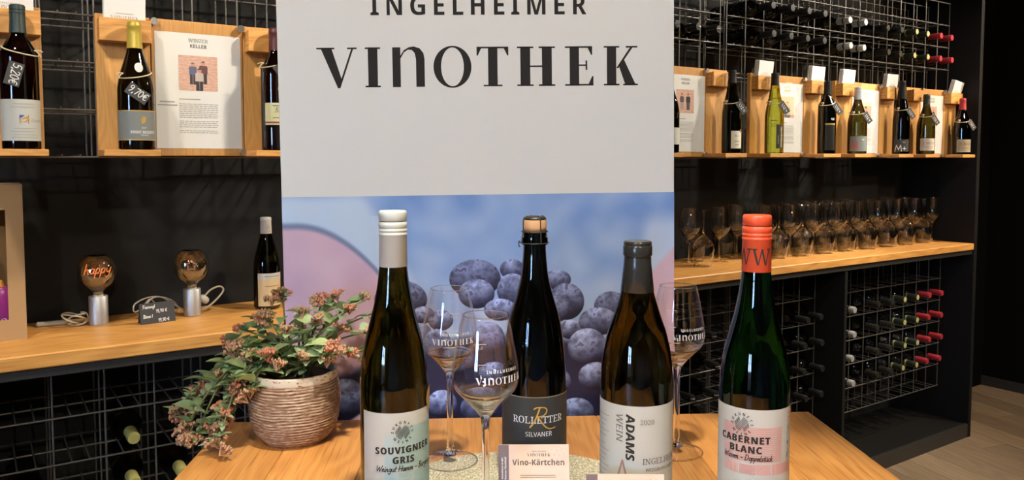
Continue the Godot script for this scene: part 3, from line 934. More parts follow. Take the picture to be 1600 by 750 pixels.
func racks() -> void:
	M.cap_red = mat(lin(0.36, 0.025, 0.035), 0.4)
	M.cap_darkgreen = mat(lin(0.02, 0.028, 0.016), 0.4)
	M.cap_white = mat(lin(0.38, 0.37, 0.35), 0.45, 0.3)
	M.cap_dark = mat(lin(0.03, 0.028, 0.022), 0.35, 0.3)
	M.cap_black = mat(lin(0.009, 0.009, 0.009), 0.5)
	M.cap_black.metallic_specular = 0.35
	M.cap_olive = mat(lin(0.30, 0.275, 0.085), 0.5)
	M.cap_straw = mat(lin(0.46, 0.42, 0.16), 0.5)
	M.olive_dark = glass(lin(0.04, 0.038, 0.008))
	rack("dark wire rack behind the leftmost display bottles, above the lamps", -0.197, 12, 1.444, 7, PITCH)
	rack("dark wire rack behind the poster's right edge with three cage-stoppered bottles", 2.452 - 11 * 0.1122, 11, 1.444, 7, 0.1122)
	rack("dark wire rack with red, white and black capped bottles at the upper right", 2.4896, 15, 1.444, 7, 0.1122)
	rack("dark wire rack under the worktop below the bulb lamps", 0.0267, 8, 0.2547, 6, 0.113, 0.02)
	rack("dark wire rack under the worktop hidden mostly by the poster", 1.09, 8, 0.2547, 6, 0.113, 0.02)
	rack("dark wire rack of black-capped bottles under the worktop beside the green bottle", 2.195, 8, 0.2547, 6, 0.113, 0.02)
	rack("dark wire rack with red-capped bottles low at the right end", 3.254, 8, 0.2547, 6, 0.113, 0.02)
	var words := {"red": "red-capped bottle", "yellow": "yellow-ended bottle", "white": "white-capped bottle", "dark": "dark capped bottle", "black": "black-capped bottle", "silver": "wire-caged bottle", "straw": "straw-yellow-capped bottle"}
	var nth := ["first", "second", "third", "fourth", "fifth"]
	# upper right rack: kind, columns from the right end to the left
	for r in [5, 4]:
		var rn: String = "upper" if r == 5 else "lower"
		for g in [["red", [14, 13], -2.115], ["yellow", [12, 11], -2.118], ["dark", [10, 9], -2.124], ["white", [7, 6], -2.1], ["black", [4, 3, 2, 1], -2.07]]:
			for i in g[1].size():
				var col: int = g[1][i]
				lying_bottle(2.4896 + (col + 0.5) * 0.1122, 1.444 + r * 0.1122 + 0.0445, g[2] + rng.randf_range(-0.004, 0.006), g[0], "%s, %s row of high right rack, %s from right of its kind" % [words[g[0]], rn, nth[i]], "bottles lying in the upper right rack")
	for i in 3:
		lying_bottle(2.452 - (i + 0.5) * 0.1122, 1.444 + 4 * 0.1122 + 0.0445, -2.12, "silver", "dark bottle with wire-caged stopper beside the poster, %s from right" % nth[i], "caged bottles beside the poster")
	for r in [4, 3, 2, 1]:
		var rn: String = ["", "lowest", "second lowest", "second highest", "highest"][r]
		for g in [["red", [7, 6], -2.122], ["yellow", [5, 4], -2.122], ["dark", [3, 2], -2.124], ["white", [0], -2.105]]:
			for i in g[1].size():
				lying_bottle(3.254 + (g[1][i] + 0.5) * 0.113, 0.2547 + r * 0.113 + 0.0445, g[2] + rng.randf_range(-0.004, 0.006), g[0], "%s, %s row of low right rack, %s from right of its kind" % [words[g[0]], rn, nth[i]], "bottles lying in the low right rack")
		for i in 4:
			var col: int = [7, 6, 1, 0][i]
			if i == 3 and r > 2: continue
			lying_bottle(2.195 + (col + 0.5) * 0.113, 0.2547 + r * 0.113 + 0.0445, -2.085 + rng.randf_range(-0.012, 0.012), "black" if i < 2 else "silver", "%s, %s row under the worktop, %s from the divider panel" % [words["black" if i < 2 else "silver"], rn, nth[i]], "bottles lying in the rack beside the green bottle")
	lying_bottle(0.0267 + 2.5 * 0.113, 0.2547 + 4 * 0.113 + 0.0445, -2.12, "straw", "straw-yellow-capped bottle in the rack below the bulb lamps, upper one", "straw-capped bottles below the lamps")
	lying_bottle(0.0267 + 2.5 * 0.113, 0.2547 + 3 * 0.113 + 0.0445, -2.12, "straw", "straw-yellow-capped bottle in the rack below the bulb lamps, lower one", "straw-capped bottles below the lamps")
	lying_bottle(0.0267 + 3.5 * 0.113, 0.2547 + 3 * 0.113 + 0.0445, -2.12, "straw", "straw-yellow-capped bottle partly behind the table's left corner", "straw-capped bottles below the lamps")
	lying_bottle(0.0267 + 0.5 * 0.113, 0.2547 + 3 * 0.113 + 0.0445, -2.125, "black", "black-capped bottle at the far left of the rack under the lamps", "black bottles below the lamps")

# ------------------------------------------------------------------ worktop
func worktop_things() -> void:
	var wt := 1.008
	single("worktop", span(CL + 0.021, CR - 0.021, 0.975, wt, BACK + 0.001, FRONT, 0.003), M.oak, "long honey oak worktop running through the black cabinet", "worktop", Vector3.ZERO, Vector3(0, PHI, 0))
	lamp(0.262, -2.315, wt, "happy")
	lamp(0.492, -2.303, wt, "star")
	cords(wt)
	sign_card(wt)
	counter_bottle(wt)
	gift_box(wt)
	glasses(wt)

func lamp(u: float, v: float, y: float, what: String) -> void:
	var o := thing("bulb_lamp", "globe bulb lamp on aluminium cylinder with glowing word filament" if what == "happy" else "globe bulb lamp on aluminium cylinder with star filament, beside the price card", "lamp", SH(u, y, v), PHI, "globe bulb lamps on the worktop")
	part(o, "base", lathe(V2([0, 0, 0.0215, 0, 0.0228, 0.0015, 0.0228, 0.0735, 0.0218, 0.075, 0.016, 0.075, 0.016, 0.068, 0, 0.068]), 32), M.alu)
	part(o, "socket", lathe(V2([0.0, 0.068, 0.0125, 0.068, 0.0125, 0.083, 0.0, 0.083]), 20), mat(lin(0.62, 0.58, 0.48), 0.4))
	var bulb := smooth_profile(V2([0.0135, 0.078, 0.0145, 0.086, 0.022, 0.094, 0.036, 0.106, 0.0445, 0.123, 0.0465, 0.138, 0.044, 0.156, 0.034, 0.174, 0.02, 0.1825, 0.0, 0.1855]), 5)
	var inside := bulb.map(func(q): return Vector2(maxf(q.x - 0.0009, 0.0), q.y if q.x > 0.02 or q.y < 0.1 else q.y - 0.0009))
	inside.reverse()
	part(o, "bulb_glass", lathe(bulb + inside, 40), M.amber_glass)
	part(o, "filament_post", lathe(V2([0, 0.083, 0.004, 0.083, 0.003, 0.115, 0.0, 0.116]), 8), M.thin)
	var st := begin()
	if what == "happy":
		var h := hand_lines("happy")
		for l in h[0]:
			var pts := []
			for p in smooth_line(l): pts.append(Vector3((p.x - h[1] / 2 + p.y * 0.2) * 0.026, 0.131 + p.y * 0.026 + p.x * 0.002, 0.006))
			add_tube(st, pts, 0.0011, 5)
	else:
		var pts := []
		for i in 11:
			var a := PI / 2 + TAU * i / 10
			var r := 0.0155 if i % 2 == 0 else 0.0085
			pts.append(Vector3(cos(a) * r, 0.138 + sin(a) * r, 0.004))
		add_tube(st, pts, 0.0009, 5)
	part(o, "filament", st.commit(), lamp_mat(Color(1.0, 0.50, 0.18), 1.1 if what == "happy" else 0.7), Vector3.ZERO, Vector3(0, 0 - PHI * 0.4, 0), "glowing orange filament")

func cords(y: float) -> void:
	var P := func(u: float, h: float, v: float) -> Vector3: return SH(u, y + h, v)
	var a := []
	for i in 40:
		var t := i * 0.55
		a.append(P.call(0.205 + 0.024 * cos(t) + 0.006 * sin(t * 0.37), 0.018 + 0.014 * sin(t * 0.8 + 1.0), -2.325 + 0.02 * sin(t) + 0.008 * cos(t * 1.7)))
	var pts := smooth3([P.call(0.242, 0.006, -2.325), P.call(0.235, 0.03, -2.32), P.call(0.222, 0.034, -2.325)] + a, 4)
	single("lamp_cord", tube(pts, 0.0021, 6), M.cord, "coiled clear cable beside the happy bulb lamp", "cable")
	single("cord_plug", box(Vector3(0.075, 0.012, 0.02), Vector3.ZERO, 0.004), mat(lin(0.42, 0.41, 0.38), 0.5), "flat pale plug strip between the cardboard box and coiled cable", "plug", SH(0.160, y + 0.0062, -2.36), Vector3(0, PHI - 0.12, 0))
	var b := [P.call(0.475, 0.012, -2.33), P.call(0.45, 0.03, -2.335), P.call(0.42, 0.052, -2.34), P.call(0.385, 0.054, -2.34), P.call(0.352, 0.04, -2.335), P.call(0.350, 0.02, -2.33), P.call(0.372, 0.03, -2.33), P.call(0.40, 0.055, -2.33), P.call(0.44, 0.045, -2.335), P.call(0.462, 0.02, -2.345), P.call(0.45, 0.008, -2.34), P.call(0.41, 0.028, -2.34), P.call(0.39, 0.05, -2.335), P.call(0.37, 0.02, -2.34), P.call(0.38, 0.006, -2.335), P.call(0.43, 0.012, -2.33)]
	single("lamp_cord", tube(smooth3(b, 6), 0.0021, 6), M.cord, "looped clear cable behind the chalk price card", "cable")
	var c := [P.call(0.512, 0.008, -2.33), P.call(0.535, 0.012, -2.33), P.call(0.562, 0.03, -2.335), P.call(0.585, 0.055, -2.34), P.call(0.575, 0.068, -2.34), P.call(0.55, 0.06, -2.34), P.call(0.53, 0.042, -2.335), P.call(0.522, 0.034, -2.33)]
	single("lamp_cord", tube(smooth3(c, 6), 0.0028, 7), M.cord, "clear cable loop to the right of the star bulb lamp", "cable")
	single("cord_switch", lathe(smooth_profile(V2([0.0, -0.014, 0.008, -0.012, 0.011, 0.0, 0.008, 0.012, 0.0, 0.014])), 14), mat(lin(0.5, 0.48, 0.44), 0.4), "small pale cable switch right behind the star lamp base", "switch", SH(0.528, y + 0.038, -2.325), Vector3(0, PHI, 0.9))

func sign_card(y: float) -> void:
	var o := thing("price_card", "slate price card with chalk handwriting standing before the star lamp", "sign", SH(0.394, y, -2.245), PHI + 0.13)
	var tilt := -0.2
	part(o, "slate", box(Vector3(0.088, 0.054, 0.002), Vector3(0, 0.027, 0), 0.0005), M.slate, Vector3.ZERO, Vector3(tilt, 0, 0))
	part(o, "rear_leaf", box(Vector3(0.088, 0.054, 0.002), Vector3(0, 0.027, 0), 0.0005), M.slate, Vector3(0, 0, -0.0225), Vector3(-tilt, 0, 0))
	var st := begin()
	add_hand(st, "Fassung!", 0.0086, Vector2(-0.037, 0.0405), 0.0015, 0.1, 0.02, false)
	add_hand(st, "19,90 €", 0.0080, Vector2(0.010, 0.0282), 0.0015, 0.1, 0.02)
	add_hand(st, "Birne !", 0.0086, Vector2(-0.037, 0.0160), 0.0015, 0.1, 0.0, false)
	add_hand(st, "19,90 €", 0.0080, Vector2(0.014, 0.0040), 0.0015, 0.1, 0.02)
	part(o, "lettering", st.commit(), M.chalk, Vector3(0, 0, 0.0016), Vector3(tilt, 0, 0), "white chalk handwriting")

func counter_bottle(y: float) -> void:
	var o := thing("wine_bottle", "small dark wine bottle with yellowed label on the worktop by the poster", "bottle", SH(0.695, y, -2.29), PHI)
	part(o, "glass_body", lathe(smooth_profile(V2([0.0, 0.006, 0.026, 0.0, 0.036, 0.006, 0.037, 0.02, 0.037, 0.115, 0.034, 0.145, 0.023, 0.19, 0.0165, 0.215, 0.0145, 0.235, 0.0138, 0.25])) + V2([0, 0.25]), 32), M.black_glass)
	part(o, "capsule", lathe(V2([0.0157, 0.217, 0.0162, 0.218, 0.0152, 0.2535, 0.0158, 0.255, 0.0158, 0.262, 0.0145, 0.2645, 0.0, 0.265]), 28), mat(lin(0.50, 0.49, 0.44), 0.5))
	var st := begin()
	add_strokes(st, [V2([-0.006, 0.236, 0, 0.243, 0.006, 0.236, 0, 0.229, -0.006, 0.236]), V2([-0.009, 0.2235, 0.009, 0.2235]), V2([-0.003, 0.236, 0.003, 0.236])], 0.0012)
	part(o, "capsule_mark", rolled(st.commit(), func(yy): return 0.0166), M.ink_grey)
	var l := part(o, "label", curved(0.0374, -1.0, 1.35, 0.012, 0.106), mat(lin(0.52, 0.40, 0.22), 0.7), Vector3.ZERO, Vector3.ZERO, "yellowed cream label")
	part(l, "label_band", curved(0.0377, -1.0, 1.35, 0.088, 0.106), M.label)
	st = begin()
	for k in 3: add_strokes(st, [V2([-0.02, 0.097 - k * 0.028, 0.025, 0.097 - k * 0.028])], 0.0014)
	part(l, "lettering", rolled(st.commit(), func(yy): return 0.0379, 0.1), M.ink_brown)
	st = begin()
	var nl := V2([-0.018, 0.148, -0.012, 0.158, 0.0, 0.153, 0.012, 0.165, 0.026, 0.172, 0.03, 0.166, 0.034, 0.138, 0.03, 0.131, 0.018, 0.137, 0.006, 0.139, -0.014, 0.14])
	for i in range(-9, 18): # collar label cut in upright strips so that it can follow the shoulder
		var x0 := i * 0.002
		var slice := Geometry2D.intersect_polygons(PackedVector2Array(nl), PackedVector2Array(V2([x0, 0.1, x0 + 0.002, 0.1, x0 + 0.002, 0.2, x0, 0.2])))
		for s in slice:
			for kk in 6:
				for t in Geometry2D.intersect_polygons(s, PackedVector2Array(V2([x0, 0.13 + kk * 0.007, x0 + 0.002, 0.13 + kk * 0.007, x0 + 0.002, 0.137 + kk * 0.007, x0, 0.137 + kk * 0.007]))): add_poly(st, Array(t))
	part(o, "collar_label", rolled(st.commit(), func(yy): return lerpf(0.0362, 0.0262, clampf((yy - 0.13) / 0.045, 0, 1)), 0.05), mat(lin(0.62, 0.52, 0.38), 0.7))

func gift_box(y: float) -> void:
	var o := thing("gift_box", "brown cardboard window box standing at the left end of the worktop", "box", SH(-0.085, y, -2.22), PHI)
	var w := 0.182
	var d := 0.13
	var h := 0.372
	var st := begin()
	for r in [[0.0, 0.0, 0.036, h], [w - 0.036, 0.0, w, h], [0.036, 0.0, w - 0.036, 0.05], [0.036, h - 0.06, w - 0.036, h]]:
		add_box(st, Vector3(r[2] - r[0], r[3] - r[1], 0.003), Vector3((r[0] + r[2]) / 2, (r[1] + r[3]) / 2, -0.0015), 0.0)
	part(o, "front_frame", st.commit(), M.kraft)
	part(o, "side_wall", span(w - 0.003, w, 0, h, -d, -0.003), M.kraft)
	part(o, "side_wall", span(0, 0.003, 0, h, -d, -0.003), M.kraft)
	part(o, "rear_wall", span(0.003, w - 0.003, 0.003, h, -d, -d + 0.003), M.kraft)
	part(o, "bottom", span(0.003, w - 0.003, 0.0, 0.003, -d, -0.003), M.kraft)
	part(o, "lid", span(0.003, w - 0.003, h - 0.003, h, -d + 0.003, -0.003), M.kraft)
	var b := thing("snack_bag", "purple and orange printed snack bag inside the cardboard box", "bag", SH(0.052, y + 0.0032, -2.275), PHI)
	var bag := begin()
	var bp := smooth_profile(V2([0.0, 0.0, 0.03, 0.002, 0.036, 0.03, 0.034, 0.07, 0.03, 0.10, 0.02, 0.118, 0.0, 0.12]))
	add_lathe(bag, bp, 20)
	var bm := part(b, "pouch", bag.commit(), mat(lin(0.32, 0.03, 0.20), 0.25))
	bm.scale = Vector3(0.95, 1, 0.55)
	part(b, "top_seal", box(Vector3(0.055, 0.02, 0.012), Vector3(0, 0.124, 0), 0.003), mat(lin(0.75, 0.28, 0.04), 0.3), Vector3.ZERO, Vector3(0, 0, 0.2))
	var st2 := begin()
	add_text(st2, "e", 0.02, Vector2(0.0, 0.05), serif, 0.2)
	part(b, "lettering", st2.commit(), M.white_print, Vector3(0.0, -0.01, 0.0205))
	var w2 := thing("boxed_bottle", "dark bottle standing inside the cardboard window box", "bottle", SH(-0.005, y + 0.0032, -2.285), PHI)
	part(w2, "glass_body", lathe(smooth_profile(V2([0.0, 0.004, 0.03, 0.0, 0.037, 0.006, 0.038, 0.02, 0.038, 0.18, 0.034, 0.205, 0.02, 0.23, 0.0145, 0.25, 0.0135, 0.29])) + V2([0, 0.29]), 24), M.black_glass)
	part(w2, "capsule", lathe(V2([0.0146, 0.245, 0.015, 0.246, 0.015, 0.30, 0, 0.301]), 20), M.cap_dark)
	part(w2, "label", curved(0.0384, -1.3, 1.5, 0.05, 0.13), M.label)

func glass_bowl_profile() -> Array:
	return smooth_profile(V2([0.004, 0.098, 0.010, 0.103, 0.028, 0.118, 0.041, 0.140, 0.0445, 0.158, 0.0415, 0.188, 0.0335, 0.228]), 4)

var counter_glass: Node3D
func wine_glass(u: float, v: float, y: float, upside: bool, label: String) -> void:
	var o: Node3D
	if counter_glass == null:
		o = thing("wine_glass", label, "wine glass", Vector3.ZERO, 0, "wine glasses on the worktop")
		var bowl := glass_bowl_profile()
		var inner := bowl.map(func(q): return Vector2(maxf(q.x - 0.0011, 0.0), q.y + (0.002 if q.x < 0.03 and q.y < 0.13 else 0.0)))
		inner.reverse()
		part(o, "bowl", lathe(bowl + inner + V2([0.0, 0.0995]), 32), M.clear)
		part(o, "rim", tube(ring_pts(0.0335, 0.228, 28), 0.0007, 5), M.clear)
		part(o, "stem", lathe(smooth_profile(V2([0.008, 0.0035, 0.0045, 0.012, 0.0035, 0.04, 0.0035, 0.085, 0.006, 0.0965]), 3) + V2([0.010, 0.1025, 0.0, 0.1025]), 12), M.clear)
		part(o, "foot", lathe(V2([0.0355, 0.0003, 0.036, 0.001, 0.034, 0.002, 0.012, 0.0034, 0.006, 0.005]), 28), M.thin)
		counter_glass = o
	else:
		o = counter_glass.duplicate()
		o.name = numbered("wine_glass")
		add_child(o)
	tag(o, label, "wine glass", "wine glasses on the worktop")
	o.position = SH(u, y + (0.2289 if upside else 0.0), v)
	o.rotation = Vector3(PI if upside else 0.0, 0, 0)

func ring_pts(r: float, y: float, n: int) -> Array:
	var o := []
	for i in n + 1: o.append(Vector3(sin(TAU * i / n) * r, y, cos(TAU * i / n) * r))
	return o

func glasses(y: float) -> void:
	wine_glass(2.442, -2.30, y, false, "upright wine glass half hidden by the poster's right edge")
	wine_glass(2.525, -2.345, y, true, "upside-down wine glass between two upright ones beside the poster")
	wine_glass(2.585, -2.265, y, false, "upright wine glass standing clear, left of the red bottle cap")
	wine_glass(2.425, -2.21, y, true, "upside-down wine glass right at the poster's edge")
	var rows := ["front", "middle", "back"]
	var nth := ["first", "second", "third", "fourth", "fifth", "sixth", "seventh", "eighth", "ninth", "tenth", "eleventh", "twelfth", "thirteenth", "fourteenth", "fifteenth", "sixteenth", "seventeenth", "eighteenth"]
	for r in 3:
		for i in 18:
			var up := (i + r) % 2 == 0
			if r == 0 and i == 17: continue
			wine_glass(4.145 - i * 0.0835 + rng.randf_range(-0.003, 0.003), -2.205 - r * 0.083 + rng.randf_range(-0.003, 0.003), y, not up, "%s wine glass, %s row of the large set, %s from right" % ["upright" if up else "upside-down", rows[r], nth[i]])

# ------------------------------------------------------------------ display boards, sheets and bottles
const BOARD := -2.135
const LEDGE_Y := 1.461

func holder(u: float, where: String, cards: int) -> void:
	var o := thing("bottle_holder", "oak bottle board with small box and ledge, " + where, "holder", SH(u, 0, BOARD), PHI, "oak bottle boards on the rack")
	var bl := func() -> Material: return M["block%d" % rng.randi_range(0, 3)]
	part(o, "back_board", span(0, 0.12, 1.447, 1.785, -0.019, 0, 0.0015), M.oak_up)
	part(o, "ledge", span(-0.001, 0.121, 1.4455, LEDGE_Y, 0.0005, 0.103, 0.0015), bl.call())
	# open box for cards: front, floor and two sides
	part(o, "box_front", span(0.004, 0.118, 1.718, 1.772, 0.024, 0.035, 0.001), bl.call())
	part(o, "box_floor", span(0.004, 0.118, 1.718, 1.726, 0.0005, 0.0235), M.oak)
	for x in [0.004, 0.110]: part(o, "box_side", span(x, x + 0.008, 1.7265, 1.770, 0.0005, 0.0235), M.oak)
	if cards > 0:
		var c := thing("card_stack", "stack of white cards in the oak box " + where, "cards", SH(u + 0.061, 1.727, BOARD + 0.0125), PHI, "white card stacks in the boxes")
		var tilt := 0.10
		c.rotation = Vector3(tilt, PHI, -0.03 if cards == 2 else 0.0)
		if cards == 2: c.rotation = Vector3(0.2, PHI, -0.14)
		for k in 5:
			part(c, "card", box(Vector3(0.090, 0.108, 0.0032), Vector3(rng.randf_range(-0.001, 0.001), 0.054, -0.013 + k * 0.0042), 0.0002), M.card_white, Vector3.ZERO, Vector3(0, 0, rng.randf_range(-0.008, 0.008)))
		var st := begin()
		add_logo(st, 0.0075, Vector2(0, 0.046))
		part(c, "lettering", st.commit(), M.ink_grey, Vector3(0.0, 0.0, 0.0060))

func info_panel(u: float, w: float, where: String, tex: Texture2D, text_left: bool) -> void:
	var o := thing("info_panel", "oak panel with a printed winemaker sheet under acrylic, " + where, "panel", SH(u, 0, BOARD), PHI, "winemaker sheets on oak panels")
	part(o, "wood_board", span(0, w, 1.447, 1.785, -0.019, 0, 0.0015), M.oak_up)
	var s := part(o, "sheet", span(0.008, w - 0.006, 1.466, 1.755, 0.0004, 0.0010), M.paper, Vector3.ZERO, Vector3.ZERO, "white printed sheet")
	part(o, "acrylic_cover", span(0.001, w - 0.001, 1.449, 1.783, 0.003, 0.005), M.acrylic)
	var mid := w / 2
	var st := begin()
	add_text(st, "WINZER", 0.0085, Vector2(mid, 1.7375), serif)
	add_text(st, "KELLER", 0.0085, Vector2(mid, 1.7235), sans_bold)
	part(s, "heading", st.commit(), M.ink_brown, Vector3(0, 0, 0.0014))
	var ph := begin()
	var x0 := mid - 0.048
	for c in [[0, 0], [1, 1], [1, 0], [0, 0], [0, 1], [1, 1]]:
		ph.set_normal(Vector3.BACK)
		ph.set_uv(Vector2(c[0], 1 - c[1]))
		ph.add_vertex(Vector3(x0 + c[0] * 0.094, 1.612 + c[1] * 0.088, 0.0014))
	var pm := mat(Color(1, 1, 1), 0.5)
	pm.albedo_texture = tex
	part(s, "photo", ph.commit(), pm, Vector3.ZERO, Vector3.ZERO, "printed photo of people before a pinkish wall")
	st = begin()
	add_strokes(st, [V2([x0, 1.590, x0 + 0.05, 1.590])], 0.0022)
	for k in 16:
		if k == 8 or k == 13: continue
		var yy := 1.578 - k * 0.0048
		var xx := x0
		while xx < x0 + 0.09:
			var l := rng.randf_range(0.004, 0.012)
			add_strokes(st, [V2([xx, yy, minf(xx + l, x0 + 0.093), yy])], 0.0016)
			xx += l + 0.003
	if text_left:
		add_strokes(st, [V2([x0 - 0.045, 1.582, x0 - 0.012, 1.582])], 0.003)
		add_strokes(st, [V2([x0 - 0.05, 1.574, x0 - 0.006, 1.574])], 0.003)
	part(s, "text_lines", st.commit(), M.ink_grey, Vector3(0, 0, 0.0014))
	var disc := lathe(V2([0, 0, 0.0095, 0, 0.0095, 0.008, 0.0085, 0.010, 0, 0.010]), 20)
	for p in [[0.006, 1.776], [w - 0.006, 1.776], [0.006, 1.457], [w - 0.006, 1.457]]: part(o, "standoff", disc, M.steel, Vector3(p[0], p[1], 0.0052), Vector3(PI / 2, 0, 0), "round steel fastener")

var SHAPES := {
	"bordeaux": [0.0, 0.006, 0.028, 0.0, 0.036, 0.004, 0.0375, 0.014, 0.0375, 0.185, 0.0355, 0.203, 0.026, 0.222, 0.0165, 0.240, 0.0145, 0.255, 0.0140, 0.295],
	"burgundy": [0.0, 0.006, 0.03, 0.0, 0.039, 0.004, 0.0405, 0.014, 0.0405, 0.125, 0.0395, 0.150, 0.034, 0.18, 0.024, 0.212, 0.0175, 0.235, 0.0150, 0.256, 0.0142, 0.295],
	"slim": [0.0, 0.006, 0.028, 0.0, 0.0355, 0.004, 0.037, 0.014, 0.037, 0.13, 0.035, 0.160, 0.029, 0.19, 0.021, 0.225, 0.0165, 0.255, 0.0148, 0.275, 0.0140, 0.30],
}

func shape_radius(kind: String, y: float, k: float) -> float:
	var p := V2(SHAPES[kind])
	for i in range(2, p.size() - 1):
		if y <= p[i + 1].y * k: return lerpf(p[i].x, p[i + 1].x, clampf((y - p[i].y * k) / ((p[i + 1].y - p[i].y) * k), 0, 1))
	return p[-1].x

func display_bottle(u: float, kind: String, height: float, glass_m: Material, cap_m: Material, cap_len: float, label: String, ridged := true, turned := 0.0) -> Node3D:
	var o := thing("wine_bottle", label, "bottle", SH(u, LEDGE_Y, -2.075), PHI + turned, "display bottles on the oak ledges")
	var k := (height - 0.003) / 0.30
	var p := V2(SHAPES[kind]).map(func(q): return Vector2(q.x, q.y * k))
	part(o, "glass_body", lathe(smooth_profile(p) + [Vector2(0, p[-1].y)], 36), glass_m)
	var y1 := height
	var y0 := height - cap_len
	var r0 := shape_radius(kind, y0, k) + 0.0006
	var cp := [Vector2(r0 - 0.0003, y0), Vector2(r0 + 0.0002, y0 + 0.0004), Vector2(0.0152, y1 - 0.03)]
	if ridged: cp += [Vector2(0.0152, y1 - 0.02), Vector2(0.0158, y1 - 0.019), Vector2(0.0158, y1 - 0.016), Vector2(0.0150, y1 - 0.015), Vector2(0.0150, y1 - 0.012), Vector2(0.0156, y1 - 0.011)]
	else: cp += [Vector2(0.0152, y1 - 0.016), Vector2(0.0162, y1 - 0.014), Vector2(0.0162, y1 - 0.008), Vector2(0.0154, y1 - 0.006)]
	cp += [Vector2(0.0154, y1 - 0.0025), Vector2(0.0135, y1), Vector2(0, y1 + 0.0005)]
	part(o, "capsule", lathe(cp, 28, 0.5), cap_m)
	return o

func price_tag(u: float, kind: String, height: float, price: String, side: float, label: String, at_y := 0.205, turned := -0.45) -> void:
	# string round the neck with a slate tag; side > 0 hangs to the right
	var k := (height - 0.003) / 0.30
	var o := thing("price_tag", label, "price tag", SH(u, LEDGE_Y, -2.075), PHI + turned, "slate price tags on strings")
	var ry := at_y * k
	var pts := []
	for i in 25:
		var a := TAU * i / 24
		var y := ry + 0.012 * cos(a - side * 2.4) * 1.0
		pts.append(Vector3(sin(a) * (shape_radius(kind, y, k) + 0.0022), y, cos(a) * (shape_radius(kind, y, k) + 0.0022)))
	part(o, "string", tube(pts, 0.0016, 6), M.string)
	var aa := (-0.5 if price else 0.35) if side > 0 else -0.15
	var ty := ry - (0.030 if price else 0.004)
	var kn := Vector3(sin(aa), 0, cos(aa)) * (shape_radius(kind, ty, k) + 0.003)
	var ka := -0.9 * side
	var knot := Vector3(sin(ka), 0, cos(ka)) * (shape_radius(kind, ry, k) + 0.003) + Vector3(0, ry, 0)
	part(o, "string_end", tube(smooth3([knot, knot + Vector3(-0.006 * side, -0.004, 0.004), knot + Vector3(-0.012 * side, -0.014, 0.005)], 3), 0.0014, 5), M.string)
	part(o, "string_end", tube(smooth3([knot, knot + Vector3(-0.008 * side, 0.000, 0.004), knot + Vector3(-0.016 * side, -0.003, 0.005)], 3), 0.0014, 5), M.string)
	var s := part(o, "slate", box(Vector3(0.052, 0.030, 0.002), Vector3(0.022, 0, 0), 0.0006), M.slate, kn + Vector3(0, ty - 0.004, 0) + Vector3(0, 0, 0.004), Vector3(-0.12, 0.12 if price else aa * 0.5, (-0.62 if price else -0.95) if side > 0 else -1.85))
	var st := begin()
	if price: add_hand(st, price, 0.0165 if price.length() > 4 else 0.015, Vector2(0.022, -0.006), 0.0017, 0.1)
	else: add_strokes(st, [V2([0.006, 0.006, 0.010, -0.006]), V2([0.014, 0.006, 0.018, 0.0, 0.015, -0.006]), V2([0.022, 0.005, 0.027, 0.005, 0.022, -0.006, 0.028, -0.006]), V2([0.033, 0.004, 0.037, -0.003, 0.040, 0.003])], 0.0015)
	part(s, "lettering", st.commit(), M.chalk, Vector3(0, 0, 0.0013))

func print_on(parent: Node, st: SurfaceTool, r: float, m: Material, turn := 0.0, called := "lettering") -> void:
	part(parent, called, rolled(st.commit(), func(_y): return r, turn), m)

